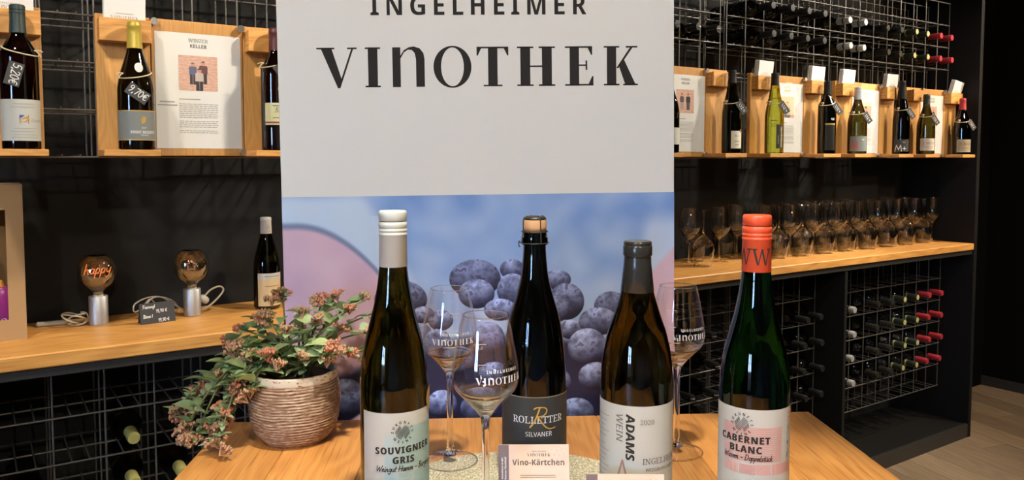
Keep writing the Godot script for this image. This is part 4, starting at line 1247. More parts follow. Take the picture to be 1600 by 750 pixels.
func display() -> void:
	M.cap_gold = mat(lin(0.46, 0.34, 0.05), 0.35, 0.3)
	M.cap_maroon = mat(lin(0.09, 0.02, 0.022), 0.4)
	M.cap_silver = mat(lin(0.36, 0.38, 0.39), 0.35, 0.4)
	M.cap_fir = mat(lin(0.02, 0.035, 0.03), 0.4)
	var three := people_tex([[34, 24, 5.2, Color(0.38, 0.40, 0.52), Color(0.22, 0.2, 0.26)], [60, 20, 5.4, Color(0.42, 0.26, 0.28), Color(0.2, 0.18, 0.22)], [50, 40, 5.6, Color(0.78, 0.72, 0.68), Color(0.18, 0.17, 0.2)]], 71)
	var two := people_tex([[30, 22, 5.6, Color(0.32, 0.28, 0.32), Color(0.62, 0.58, 0.56)], [64, 22, 5.8, Color(0.22, 0.21, 0.25), Color(0.28, 0.26, 0.28)]], 72)
	var one := people_tex([[50, 34, 11.0, Color(0.42, 0.43, 0.47), Color(0.3, 0.3, 0.34)]], 73)
	# boards and sheets from left to right
	holder(0.021, "under the leftmost bottle", 1)
	holder(0.252, "behind the gold-capped bottle", 1)
	info_panel(0.374, 0.221, "right of the gold-capped bottle", three, true)
	holder(0.597, "behind the maroon-capped bottle at the poster", 0)
	holder(2.0, "mostly hidden behind the poster", 0)
	info_panel(2.122, 0.222, "at the poster's right edge", two, true)
	holder(2.345, "behind the slim black bottle", 0)
	holder(2.605, "behind the light green bottle", 1)
	info_panel(2.727, 0.221, "beside the light green bottle", one, true)
	holder(2.95, "behind the bottle with a gold band", 1)
	holder(3.172, "behind the silver-capped bottle", 1)
	info_panel(3.294, 0.221, "beside the silver-capped bottle", one, true)
	holder(3.517, "behind the tall all-black bottle", 1)
	holder(3.742, "behind the fir-green-capped bottle", 0)
	info_panel(3.864, 0.221, "second from the right end", two, true)
	holder(4.087, "behind the red-capped bottle at the right end", 2)
	var st: SurfaceTool
	# leftmost: black screw cap, white label with a bright square
	var b := display_bottle(0.093, "bordeaux", 0.316, M.red_glass, M.cap_fir, 0.062, "dark bottle with black screw cap and white label at the far left")
	var l := part(b, "label", curved(0.0381, -1.5, 1.4, 0.018, 0.108), M.label)
	st = begin()
	add_text(st, "Cuvée", 0.0065, Vector2(0.029, 0.062), serif_bold)
	print_on(l, st, 0.0384, M.ink_grey, 0.1)
	st = begin()
	for k in 6:
		add_strokes(st, [V2([-0.02 - 0.004 * (k % 2), [0.098, 0.091, 0.045, 0.038, 0.031, 0.025][k], 0.022 + 0.003 * (k % 3), [0.098, 0.091, 0.045, 0.038, 0.031, 0.025][k]])], 0.0012)
		if k == 1:
			print_on(l, st, 0.0384, M.ink_grey, 0.1, "text_lines")
			st = begin()
	print_on(l, st, 0.0384, M.ink_grey, 0.1, "text_lines")
	st = begin(); add_rect(st, -0.008, 0.055, 0.010, 0.074); print_on(l, st, 0.0384, mat(lin(0.42, 0.10, 0.07), 0.6), 0.1, "emblem")
	st = begin(); add_poly(st, V2([-0.008, 0.06, 0.0, 0.068, 0.008, 0.072, 0.010, 0.066, 0.004, 0.058])); print_on(l, st, 0.0387, M.gold, 0.1, "emblem")
	st = begin(); add_poly(st, V2([-0.008, 0.074, -0.008, 0.066, -0.002, 0.070, 0.002, 0.074])); print_on(l, st, 0.0387, mat(lin(0.08, 0.08, 0.25), 0.6), 0.1, "emblem")
	price_tag(0.093, "bordeaux", 0.316, "5,20€", -1.0, "slate tag priced 5,20 on the leftmost bottle", 0.207, 0.0)
	# gold cap, grey label
	b = display_bottle(0.3275, "burgundy", 0.302, M.black_glass, M.cap_gold, 0.064, "dark burgundy bottle with gold cap and grey label", false)
	l = part(b, "label", curved(0.0410, -1.5, 1.5, 0.022, 0.092), mat(lin(0.17, 0.18, 0.17), 0.5))
	for yy in [0.022, 0.090]: part(l, "gold_edge", curved(0.0412, -1.5, 1.5, yy, yy + 0.002), M.gold)
	st = begin(); add_text(st, "PINOT RESERVE", 0.0062, Vector2(0.010, 0.041), serif_bold, 0, HORIZONTAL_ALIGNMENT_CENTER, 0.85); add_text(st, "2017", 0.004, Vector2(0.010, 0.051), sans); add_text(st, "TROCKEN", 0.003, Vector2(0.011, 0.034), sans)
	print_on(l, st, 0.0413, M.white_print)
	st = begin(); add_poly(st, V2([0.004, 0.061, 0.009, 0.060, 0.014, 0.066, 0.015, 0.076, 0.009, 0.079, 0.004, 0.073])); print_on(l, st, 0.0413, M.gold, 0.0, "emblem")
	st = begin()
	for i in 20:
		add_poly(st, [Vector2(0.003, 0.192), Vector2(0.003 + 0.0095 * cos(TAU * i / 20), 0.192 + 0.0115 * sin(TAU * i / 20)), Vector2(0.003 + 0.0095 * cos(TAU * (i + 1) / 20), 0.192 + 0.0115 * sin(TAU * (i + 1) / 20))])
	part(b, "round_sticker", rolled(st.commit(), func(yy): return shape_radius("burgundy", yy, 0.997) + 0.0012), M.card_white)
	price_tag(0.3275, "burgundy", 0.302, "9,70€", 1.0, "slate tag priced 9,70 on the gold-capped bottle", 0.178, 0.0)
	# maroon cap, pale yellow label
	b = display_bottle(0.662, "bordeaux", 0.316, M.red_glass, M.cap_maroon, 0.058, "dark bottle with maroon cap and pale yellow label beside the poster", false)
	l = part(b, "label", curved(0.0381, -1.1, 1.4, 0.066, 0.122), mat(lin(0.58, 0.55, 0.30), 0.6))
	part(l, "red_stripe", curved(0.0383, -1.1, 1.4, 0.070, 0.074), mat(lin(0.25, 0.04, 0.03), 0.6))
	st = begin(); add_hand(st, "Burg", 0.012, Vector2(-0.004, 0.098), 0.0009, 0.3); add_strokes(st, [V2([-0.02, 0.115, 0.02, 0.115]), V2([-0.02, 0.084, 0.02, 0.084])], 0.0018)
	print_on(l, st, 0.0384, M.ink_brown)
	st = begin()
	for i in 16: add_poly(st, [Vector2(0.003, 0.158), Vector2(0.003 + 0.010 * cos(TAU * i / 16), 0.158 + 0.010 * sin(TAU * i / 16)), Vector2(0.003 + 0.010 * cos(TAU * (i + 1) / 16), 0.158 + 0.010 * sin(TAU * (i + 1) / 16))])
	print_on(b, st, 0.0382, M.gold, 0.0, "medal")
	price_tag(0.662, "bordeaux", 0.316, "", 1.0, "slate price tag on the maroon-capped bottle", 0.215)
	# half hidden by the poster
	b = display_bottle(2.085, "burgundy", 0.305, M.black_glass, M.cap_black, 0.05, "dark bottle almost wholly hidden by the poster's right edge")
	part(b, "label", curved(0.0410, -0.6, 1.2, 0.03, 0.09), M.label)
	# slim black bottle with cream label
	b = display_bottle(2.425, "slim", 0.318, M.black_glass, M.cap_black, 0.05, "slim black bottle with cream label and small diamond, right of the sheet", true, -0.55)
	l = part(b, "label", curved(0.0376, -0.35, 0.95, 0.018, 0.085), mat(lin(0.64, 0.60, 0.47), 0.6))
	st = begin(); add_text(st, "M. I.", 0.007, Vector2(0.012, 0.066), serif); add_strokes(st, [V2([0.0, 0.045, 0.022, 0.045]), V2([0.004, 0.032, 0.018, 0.032])], 0.002)
	print_on(l, st, 0.0379, M.ink_brown)
	st = begin(); add_poly(st, V2([0.022, 0.085, 0.028, 0.093, 0.034, 0.085, 0.028, 0.077])); print_on(b, st, 0.0381, mat(lin(0.24, 0.10, 0.04), 0.6), 0.0, "emblem")
	price_tag(2.425, "slim", 0.318, "", 1.0, "slate price tag on the slim black bottle", 0.19)
	# light green bottle
	b = display_bottle(2.68, "slim", 0.322, M.lime_glass, M.cap_black, 0.05, "light yellow-green bottle with black cap and black upright label", true, -0.75)
	l = part(b, "label", curved(0.0376, 0.05, 0.85, 0.02, 0.115), M.slate)
	st = begin(); add_text(st, "weissburgunder", 0.0075, Vector2(0.024, 0.066), sans_bold, PI / 2); add_text(st, "zwölberich", 0.005, Vector2(0.010, 0.055), sans, PI / 2)
	print_on(l, st, 0.0379, mat(lin(0.55, 0.50, 0.28), 0.6))
	st = begin(); add_strokes(st, [V2([-0.022, 0.131, 0.006, 0.131])], 0.0015); print_on(b, st, 0.0378, M.ink, 0.0, "fine_line")
	price_tag(2.68, "slim", 0.322, "", 1.0, "slate price tag on the light green bottle", 0.195)
	# bottle with a gold band
	b = display_bottle(3.028, "bordeaux", 0.308, M.olive_dark, M.cap_black, 0.058, "dark olive bottle with a thin gold band across its front", true, -1)
	part(b, "label", curved(0.0380, -0.15, 1.0, 0.015, 0.125), mat(lin(0.018, 0.018, 0.016), 0.35))
	part(b, "gold_band", curved(0.0383, -0.15, 1.0, 0.122, 0.129), M.gold)
	st = begin(); add_text(st, "N2", 0.009, Vector2(0.026, 0.146), sans_bold); print_on(b, st, 0.0381, M.white_print)
	price_tag(3.028, "bordeaux", 0.308, "", 1.0, "slate price tag on the gold-banded bottle", 0.212)
	# grey label with a red M
	b = display_bottle(3.25, "burgundy", 0.294, M.brown_glass, M.cap_silver, 0.055, "olive brown bottle with silver cap and grey label with red M", true, -0.98)
	l = part(b, "label", curved(0.0410, -0.8, 1.2, 0.012, 0.078), mat(lin(0.20, 0.21, 0.20), 0.55))
	st = begin(); add_strokes(st, [V2([-0.028, 0.018, -0.020, 0.052, -0.010, 0.026, 0.0, 0.052, 0.004, 0.018])], 0.005); print_on(l, st, 0.0413, mat(lin(0.50, 0.10, 0.08), 0.6), 0.0, "emblem")
	st = begin(); add_text(st, "N2", 0.006, Vector2(0.026, 0.062), sans_bold); print_on(l, st, 0.0413, M.white_print)
	price_tag(3.25, "burgundy", 0.294, "", 1.0, "slate price tag on the silver-capped bottle", 0.19)
	# tall black, M+
	b = display_bottle(3.6, "slim", 0.341, M.black_glass, M.cap_black, 0.085, "tall all-black bottle with white M plus lettering", false, -1.1)
	l = part(b, "label", curved(0.0376, -0.8, 1.1, 0.012, 0.068), M.slate)
	st = begin(); add_strokes(st, [V2([-0.024, 0.012, -0.016, 0.042, -0.007, 0.02, 0.002, 0.042, 0.006, 0.014]), V2([0.011, 0.026, 0.025, 0.026]), V2([0.018, 0.018, 0.018, 0.034])], 0.003); print_on(l, st, 0.0379, M.white_print)
	st = begin(); add_text(st, "N2", 0.007, Vector2(0.016, 0.055), sans_bold); print_on(l, st, 0.0379, M.gold)
	price_tag(3.6, "slim", 0.341, "", 1.0, "slate price tag on the tall all-black bottle", 0.19)
	# fir green cap, J.NI
	b = display_bottle(3.815, "burgundy", 0.288, M.brown_glass, M.cap_fir, 0.05, "olive brown bottle with fir green cap and cream label", false, -0.97)
	l = part(b, "label", curved(0.0410, -0.7, 1.1, 0.018, 0.076), mat(lin(0.66, 0.58, 0.48), 0.6))
	st = begin(); add_text(st, "J. NEUS", 0.011, Vector2(0.012, 0.053), serif); add_strokes(st, [V2([-0.012, 0.036, 0.03, 0.036]), V2([-0.005, 0.028, 0.025, 0.028])], 0.0014)
	print_on(l, st, 0.0413, M.ink_brown)
	price_tag(3.815, "burgundy", 0.288, "", 1.0, "slate price tag on the fir green capped bottle", 0.2)
	# red cap, tan label
	b = display_bottle(4.155, "burgundy", 0.284, M.black_glass, M.cap_red, 0.058, "dark bottle with red cap and tan label at the right end", false, -0.92)
	l = part(b, "label", curved(0.0409, -0.7, 1.15, 0.012, 0.075), M.label)
	part(l, "label_field", curved(0.0412, -0.64, 1.09, 0.015, 0.072), mat(lin(0.30, 0.24, 0.14), 0.6))
	st = begin(); add_text(st, "J. NEUS", 0.010, Vector2(0.014, 0.052), serif); add_strokes(st, [V2([-0.005, 0.033, 0.03, 0.033])], 0.0014); print_on(l, st, 0.0414, M.ink)
	price_tag(4.155, "burgundy", 0.284, "", 1.0, "slate price tag on the red-capped bottle", 0.185)

# ------------------------------------------------------------------ table
func table_and_mat() -> void:
	var yaw := 0.056
	var o := thing("tasting_table", "high oak tasting table in the foreground", "table", Vector3(0.018, 0, -1.247), yaw)
	var n := 8
	var hw := 0.465
	var w := hw * 2 / n
	for i in n:
		var x := -hw + i * w
		part(o, "plank", box(Vector3(w - 0.0006, 0.035, 1.0), Vector3(x + w / 2 + i * 1.3, -0.0175, 0.5 + i * 0.7), 0.0012), M["table%d" % [0, 2, 1, 0, 3, 1, 2, 0][i]], Vector3(-i * 1.3, TABLE_Y, -i * 0.7))
	for x in [-hw + 0.06, hw - 0.06]:
		for z in [0.06, 0.94]: part(o, "leg", span(x - 0.03, x + 0.03, 0, TABLE_Y - 0.0355, z - 0.03, z + 0.03, 0.003), M.black_metal)
	for z in [0.06, 0.94]: part(o, "apron", span(-hw + 0.0905, hw - 0.0905, TABLE_Y - 0.10, TABLE_Y - 0.036, z - 0.012, z + 0.012, 0.002), M.black_metal)
	single("stone_mat", lathe(V2([0, 0, 0.183, 0, 0.184, 0.001, 0.184, 0.003, 0.183, 0.004, 0, 0.004]), 72), M.stone, "round speckled stone mat under the bottles", "mat", Vector3(0.009, TABLE_Y, -0.905))

func poster() -> void:
	var o := thing("poster_board", "tall white poster board with dark lettering over a blue grape photo", "poster", Vector3(-0.0360, 0, -1.305), 0.045)
	var w := 0.640
	var roll := Vector3(0, 0, 0.012)
	part(o, "board", box(Vector3(w, 2.0, 0.010), Vector3(0, 1.012, 0), 0.0005), M.poster, Vector3.ZERO, roll)
	part(o, "foot", box(Vector3(0.5, 0.018, 0.16), Vector3(0, 0.009, -0.006), 0.002), M.black_metal)
	var y1 := 1.3815
	var hh := w * 640.0 / 1024.0
	var st := begin()
	for c in [[0, 0], [1, 1], [1, 0], [0, 0], [0, 1], [1, 1]]:
		st.set_normal(Vector3.BACK)
		st.set_uv(Vector2(c[0], 1 - c[1]))
		st.add_vertex(Vector3((c[0] - 0.5) * w, y1 - hh + c[1] * hh, 0.0053))
	var pm := mat(Color(1, 1, 1), 0.4)
	pm.albedo_texture = poster_tex()
	part(o, "photo_print", st.commit(), pm, Vector3.ZERO, roll, "printed photo of dark blue grapes in hands")
	st = begin()
	add_wordmark(st, 0.0634, Vector2(0.001, 1.557))
	part(o, "wordmark", st.commit(), M.ink, Vector3(0, 0, 0.0054), roll, "large dark serif lettering")
	st = begin()
	add_text(st, "INGELHEIMER", 0.0300, Vector2(0.002, 1.6860), sans_wide, 0, HORIZONTAL_ALIGNMENT_CENTER, 0.96)
	part(o, "lettering", st.commit(), M.ink, Vector3(0, 0, 0.0054), roll, "smaller dark sans-serif lettering")

func schlegel_profile() -> Array:
	return smooth_profile(V2([0.0, 0.008, 0.026, 0.0, 0.035, 0.003, 0.0378, 0.012, 0.0379, 0.03, 0.0379, 0.14, 0.0378, 0.160, 0.036, 0.181, 0.0335, 0.197, 0.0304, 0.210, 0.0225, 0.241, 0.0185, 0.262, 0.0158, 0.283, 0.0150, 0.30, 0.0148, 0.338]), 4)

func screw_cap(o: Node3D, m: Material) -> Node3D:
	return part(o, "screw_cap", lathe(V2([0.0155, 0.287, 0.0158, 0.2873, 0.0153, 0.3215, 0.0157, 0.3220, 0.0160, 0.3228, 0.0156, 0.3240, 0.0152, 0.3246, 0.0152, 0.3256, 0.0156, 0.3262, 0.0160, 0.3272, 0.0156, 0.3282, 0.0151, 0.3290, 0.0151, 0.3296, 0.0157, 0.3306, 0.0158, 0.3330, 0.0158, 0.3348, 0.0150, 0.3360, 0.0147, 0.3370, 0.0150, 0.3384, 0.0154, 0.3390, 0.0154, 0.3460, 0.0150, 0.3478, 0.0142, 0.3488, 0.0, 0.349]), 48, 0.9), m)

func zukunft_mark(l: Node, r: float, turn: float, at: Vector2) -> void:
	var st := begin()
	for side in 2:
		var word: String = ["ZUKUNFTS", "WEINE"][side]
		for i in word.length():
			var n := word.length()
			var a := (PI / 2 - (i - (n - 1) / 2.0) * 0.44) if side == 0 else (-PI / 2 + (i - (n - 1) / 2.0) * 0.44)
			var p := at + Vector2(cos(a), sin(a)) * 0.0110
			add_text(st, word[i], 0.0029, p, sans_bold, a - PI / 2 if side == 0 else a + PI / 2)
	# hatched disc in three bands
	var R := 0.0078
	for k in range(-6, 7):
		var y := k * 0.0013
		var hw := sqrt(maxf(0.0, R * R - y * y))
		if absi(k) <= 2: add_strokes(st, [[Vector2(-hw, y), Vector2(hw, y)]], 0.0006, 0.004, at, 1.0, 0.0, 0.9)
	for k in range(-7, 8):
		for sgn in [-1.0, 1.0]:
			var x: float = k * 0.0015
			var a := Vector2(x, sgn * 0.0038)
			var b := Vector2(x + sgn * 0.0024, sgn * 0.0072)
			if a.length() < R * 1.02 and b.length() < R * 1.12: add_strokes(st, [[a, b]], 0.0006, 0.004, at, 1.0, 0.0, 0.9)
	print_on(l, st, r, M.ink, turn, "round_emblem")

func hatch(x0: float, y0: float, x1: float, y1: float, dir: String, gap: float) -> Array:
	var out := []
	var box_ := PackedVector2Array(V2([x0, y0, x1, y0, x1, y1, x0, y1]))
	if dir == "wave":
		var y := y0
		while y < y1:
			var l := []
			var n := int((x1 - x0) / 0.0008)
			for i in n + 1: l.append(Vector2(x0 + (x1 - x0) * i / n, y + 0.0004 * sin(i * 1.3)))
			out.append(l)
			y += gap
		return out
	var d := Vector2(1, 0)
	if dir == "v": d = Vector2(0, 1)
	if dir == "down": d = Vector2(1, -0.9).normalized()
	if dir == "up": d = Vector2(1, 0.9).normalized()
	var nrm := d.orthogonal()
	var c := Vector2((x0 + x1) / 2, (y0 + y1) / 2)
	for k in range(-80, 81):
		var p := c + nrm * k * gap
		for s in Geometry2D.intersect_polyline_with_polygon(PackedVector2Array([p - d, p + d]), box_): out.append(Array(s))
	return out

func vino_card(at: Vector3, turn: Vector3, label: String) -> void:
	var o := thing("leaflet_card", label, "card", at, 0, "pink cards before the bottles")
	o.rotation = turn
	var w := 0.085
	var h := 0.062
	part(o, "card", box(Vector3(w, h, 0.0006), Vector3(0, h / 2, 0), 0.0), M.pink_card)
	part(o, "side_strip", span(-w / 2, -w / 2 + 0.0125, 0.0003, h - 0.0003, 0.0003, 0.0005), M.mauve, Vector3.ZERO, Vector3.ZERO, "mauve strip with white writing")
	var st := begin()
	add_text(st, "Nur einzulösen in der", 0.0022, Vector2(-w / 2 + 0.0045, h / 2), sans_bold, PI / 2)
	add_text(st, "Ingelheimer Vinothek!", 0.0022, Vector2(-w / 2 + 0.0085, h / 2), sans_bold, PI / 2)
	part(o, "strip_lettering", st.commit(), M.white_print, Vector3(0, 0, 0.0008))
	st = begin()
	add_text(st, "Vino-Kärtchen", 0.0066, Vector2(0.006, h * 0.66), sans_bold)
	add_logo(st, 0.0034, Vector2(0.006, h * 0.775))
	add_strokes(st, [V2([-0.016, 0.026, 0.026, 0.026]), V2([-0.016, 0.0235, 0.027, 0.0235])], 0.0006)
	part(o, "lettering", st.commit(), M.ink_brown, Vector3(0, 0, 0.0006))
	st = begin()
	var hex := func(c: Vector2, r: float) -> void:
		var l := []
		for i in 9: l.append(c + Vector2(cos(TAU * i / 8), sin(TAU * i / 8)) * r)
		add_strokes(st, [l], 0.0005)
	for c in [[0.022, 0.054], [0.028, 0.053], [0.034, 0.055], [0.025, 0.048], [0.031, 0.047], [0.037, 0.049], [0.028, 0.042], [0.034, 0.041], [0.031, 0.036]]: hex.call(Vector2(c[0], c[1] + 0.002), 0.0030)
	part(o, "grape_drawing", st.commit(), M.pink_line, Vector3(0, 0, 0.0006), Vector3.ZERO, "pale outline of grapes")

func table_things() -> void:
	var st: SurfaceTool
	# white-capped bottle on the left
	var o := thing("wine_bottle", "tall olive green wine bottle with white screw cap and teal-hatched label", "bottle", Vector3(-0.132, TABLE_Y + 0.0041, -0.88), 0.15)
	part(o, "glass_body", lathe(schlegel_profile() + V2([0, 0.338]), 64), M.olive_glass)
	var cap := screw_cap(o, mat(lin(0.50, 0.525, 0.485), 0.4))
	tag(cap, "white ribbed screw cap")
	var R := 0.0383
	var t0 := 0.30
	var l := part(o, "label", curved(R, -1.05, 1.62, 0.018, 0.1325, 40), M.label, Vector3.ZERO, Vector3.ZERO, "white label with black lettering and teal hatching")
	st = begin()
	add_strokes(st, hatch(-0.0226, 0.091, -0.009, 0.1095, "v", 0.0016) , 0.0007)
	add_strokes(st, hatch(-0.0226, 0.070, -0.009, 0.089, "wave", 0.0016), 0.0007)
	add_strokes(st, hatch(-0.0226, 0.03, -0.009, 0.068, "h", 0.0016), 0.0007)
	print_on(l, st, R + 0.0002, M.blue_line, t0, "blue_hatching")
	st = begin()
	add_strokes(st, hatch(-0.0075, 0.070, 0.046, 0.117, "down", 0.0018), 0.0009)
	add_strokes(st, hatch(0.010, 0.03, 0.046, 0.067, "up", 0.0018), 0.0009)
	add_strokes(st, hatch(-0.0075, 0.03, 0.008, 0.067, "wave", 0.0024), 0.0008)
	print_on(l, st, R + 0.0002, M.teal, t0, "teal_hatching")
	st = begin()
	add_heavy(st, "SOUVIGNIER", 0.0071, Vector2(0.000, 0.0918), 0.02)
	add_heavy(st, "GRIS", 0.0071, Vector2(-0.002, 0.0808), 0.0)
	print_on(l, st, R + 0.0005, M.ink, t0)
	st = begin()
	add_hand(st, "Weingut Hamm - Burgberg", 0.0064, Vector2(-0.033, 0.0685), 0.0008, 0.25, 0.0, false)
	print_on(l, st, R + 0.0006, M.ink, t0, "script_lettering")
	zukunft_mark(l, R + 0.0006, t0, Vector2(-0.0030, 0.1112))
	part(o, "seal", rolled(_seal(), func(_y): return R + 0.001, 1.42), M.gold, Vector3.ZERO, Vector3.ZERO, "round gold medal seen edge on")
	# orange-red capped bottle on the right
	o = thing("wine_bottle", "tall green wine bottle with orange-red screw cap and red-hatched label", "bottle", Vector3(0.2685, TABLE_Y, -0.87), -0.30)
	part(o, "glass_body", lathe(schlegel_profile() + V2([0, 0.338]), 64), M.green_glass)
	cap = screw_cap(o, mat(lin(0.72, 0.085, 0.03), 0.35))
	tag(cap, "orange-red screw cap with black W letters")
	st = begin()
	add_text(st, "W", 0.0178, Vector2(0.0055, 0.3035), serif, 0, HORIZONTAL_ALIGNMENT_CENTER, 0.85)
	print_on(cap, st, 0.0158, M.ink, 0.0, "letter")
	st = begin()
	add_text(st, "W", 0.0178, Vector2(-0.0165, 0.3035), serif, 0, HORIZONTAL_ALIGNMENT_CENTER, 0.85)
	print_on(cap, st, 0.0158, M.ink, 0.0, "letter")
	l = part(o, "label", curved(R, -1.42, 1.5, 0.018, 0.1432, 44), M.label, Vector3.ZERO, Vector3.ZERO, "white label with black lettering and red hatching")
	var t1 := -0.08
	st = begin()
	add_strokes(st, hatch(-0.0165, 0.086, 0.0355, 0.1245, "h", 0.0020), 0.0008)
	add_strokes(st, hatch(-0.031, 0.105, -0.018, 0.126, "h", 0.0015), 0.0007)
	add_strokes(st, hatch(-0.031, 0.086, -0.018, 0.104, "up", 0.0018), 0.0008)
	add_strokes(st, hatch(-0.031, 0.073, -0.012, 0.0838, "v", 0.0016), 0.0008)
	add_strokes(st, hatch(-0.011, 0.073, 0.006, 0.0838, "wave", 0.0016), 0.0007)
	add_strokes(st, hatch(0.007, 0.073, 0.022, 0.0838, "up", 0.0020), 0.0010)
	add_strokes(st, hatch(0.023, 0.073, 0.052, 0.0838, "v", 0.0015), 0.0008)
	print_on(l, st, R + 0.0002, M.salmon, t1, "red_hatching")
	st = begin()
	add_heavy(st, "CABERNET", 0.0072, Vector2(-0.0070, 0.1100))
	add_heavy(st, "BLANC", 0.0072, Vector2(-0.0055, 0.0995))
	print_on(l, st, R + 0.0005, M.ink, t1)
	st = begin()
	add_hand(st, "Wasem - Doppelstück", 0.0060, Vector2(-0.031, 0.0880), 0.0008, 0.25, 0.0, false)
	print_on(l, st, R + 0.0006, M.ink, t1, "script_lettering")
	zukunft_mark(l, R + 0.0006, t1, Vector2(-0.0095, 0.1262))
	st = begin()
	add_poly(st, V2([0.047, 0.122, 0.0495, 0.1245, 0.049, 0.119, 0.0475, 0.118])); add_strokes(st, [V2([0.0475, 0.118, 0.046, 0.113])], 0.0008)
	add_poly(st, V2([0.0475, 0.1055, 0.0485, 0.107, 0.0498, 0.1068, 0.0498, 0.104, 0.0478, 0.1015, 0.0458, 0.104, 0.0458, 0.1068, 0.047, 0.107]))
	add_strokes(st, [V2([0.0455, 0.089, 0.0465, 0.094, 0.0475, 0.088]), V2([0.0482, 0.089, 0.0495, 0.097, 0.050, 0.091])], 0.0008)
	print_on(l, st, R + 0.0003, mat(lin(0.10, 0.20, 0.23), 0.6), t1, "side_icons")
	st = begin(); add_strokes(st, [V2([0.050, 0.136, 0.068, 0.136]), V2([0.048, 0.1315, 0.068, 0.1315])], 0.002); print_on(l, st, R + 0.0003, M.salmon, t1, "side_text")
	# burgundy bottle
	o = thing("wine_bottle", "wide brown-olive burgundy bottle with black capsule and white label with upright letters", "bottle", Vector3(0.1445, MAT_Y, -0.912), -0.16)
	part(o, "glass_body", lathe(smooth_profile(V2([0.0, 0.010, 0.028, 0.0, 0.038, 0.003, 0.0412, 0.012, 0.0416, 0.03, 0.0416, 0.13, 0.0409, 0.163, 0.0384, 0.186, 0.0335, 0.207, 0.0258, 0.230, 0.0182, 0.257, 0.0152, 0.287, 0.0148, 0.305]), 4) + V2([0, 0.305]), 64), M.brown_glass)
	part(o, "capsule", lathe(V2([0.0188, 0.2535, 0.0191, 0.2540, 0.0158, 0.286, 0.0154, 0.2945, 0.0163, 0.2952, 0.0166, 0.2965, 0.0166, 0.3055, 0.0160, 0.3068, 0.0156, 0.3074, 0.0161, 0.3082, 0.0161, 0.3100, 0.0150, 0.3118, 0.0, 0.312]), 48, 0.9), mat(lin(0.022, 0.022, 0.020), 0.22), Vector3.ZERO, Vector3.ZERO, "glossy black capsule")
	R = 0.0420
	l = part(o, "label", curved(R, -1.62, 1.62, 0.02, 0.131, 48), M.label, Vector3.ZERO, Vector3.ZERO, "white label with upright lettering")
	st = begin()
	for d in [-0.00025, 0.00025]: add_text(st, "ADAMS", 0.0092, Vector2(-0.0065 + d, 0.0950 + d), sans_bold, -PI / 2, HORIZONTAL_ALIGNMENT_CENTER, 1.18, 0.15)
	print_on(l, st, R + 0.0003, M.ink)
	st = begin()
	add_text(st, "WEIN", 0.0078, Vector2(-0.0190, 0.1050), sans, -PI / 2, HORIZONTAL_ALIGNMENT_CENTER, 1.2, 0.15)
	add_text(st, "2020", 0.0054, Vector2(0.0130, 0.1130), serif)
	add_text(st, "INGELHEIM", 0.0066, Vector2(0.0330, 0.0685), serif, 0, HORIZONTAL_ALIGNMENT_CENTER, 0.95)
	add_text(st, "WEISSBURGUNDER", 0.0036, Vector2(0.0330, 0.0590), sans, 0)
	print_on(l, st, R + 0.0003, M.ink_brown)
	st = begin(); add_strokes(st, [V2([-0.0215, 0.046, -0.0150, 0.0685, -0.0090, 0.046])], 0.0022); print_on(l, st, R + 0.0003, mat(lin(0.30, 0.17, 0.13), 0.5), 0.0, "emblem")
	st = begin()
	for k in 12: add_strokes(st, [V2([-0.055, 0.115 - k * 0.006 - (0.004 if k > 4 else 0.0), -0.034 - (k % 3) * 0.004, 0.115 - k * 0.006 - (0.004 if k > 4 else 0.0)])], 0.0011)
	print_on(l, st, R + 0.0003, M.ink_grey, 0.0, "side_text")
	# sparkling bottle with cork
	o = thing("wine_bottle", "black sparkling wine bottle with caged cork and black label with gold initial", "bottle", Vector3(0.0285, MAT_Y, -1.0), 0.0)
	part(o, "glass_body", lathe(smooth_profile(V2([0.0, 0.012, 0.028, 0.0, 0.038, 0.003, 0.0405, 0.012, 0.0408, 0.03, 0.0407, 0.10, 0.0400, 0.131, 0.0382, 0.164, 0.0355, 0.187, 0.031, 0.210, 0.0240, 0.233, 0.0180, 0.256, 0.0152, 0.28, 0.0142, 0.298])) + V2([0.0166, 0.2985, 0.0170, 0.303, 0.0165, 0.308, 0.0150, 0.3085, 0.0150, 0.314, 0.0, 0.314]), 64, 0.7), M.black_glass)
	part(o, "cork", lathe(smooth_profile(V2([0.0118, 0.3142, 0.0135, 0.316, 0.0150, 0.319, 0.0152, 0.325, 0.0145, 0.3295])) + V2([0, 0.3295]), 36), M.cork)
	part(o, "cork_cap", lathe(smooth_profile(V2([0.0142, 0.3297, 0.0146, 0.331, 0.0125, 0.3335, 0.006, 0.3345])) + V2([0, 0.3345]), 32), mat(lin(0.016, 0.015, 0.013), 0.4), Vector3.ZERO, Vector3.ZERO, "black metal cap plate")
	var cage := begin()
	add_tube(cage, ring_pts(0.0176, 0.3005, 32), 0.0007, 5)
	add_tube(cage, ring_pts(0.0165, 0.3145, 32), 0.0006, 5)
	for k in 4:
		var a := 0.45 + TAU * k / 4
		var d := Vector3(sin(a), 0, cos(a))
		add_tube(cage, smooth3([d * 0.0176 + Vector3(0, 0.3005, 0), d * 0.0172 + Vector3(0, 0.309, 0), d * 0.0160 + Vector3(0, 0.3165, 0), d * 0.0160 + Vector3(0, 0.325, 0), d * 0.0150 + Vector3(0, 0.3315, 0), d * 0.010 + Vector3(0, 0.3345, 0)], 4), 0.0007, 5)
	add_tube(cage, smooth3([Vector3(-0.0178, 0.3005, 0.004), Vector3(-0.0195, 0.303, 0.005), Vector3(-0.0198, 0.297, 0.005), Vector3(-0.018, 0.296, 0.005)], 4), 0.0007, 5)
	part(o, "wire_cage", cage.commit(), M.black_metal)
	R = 0.0412
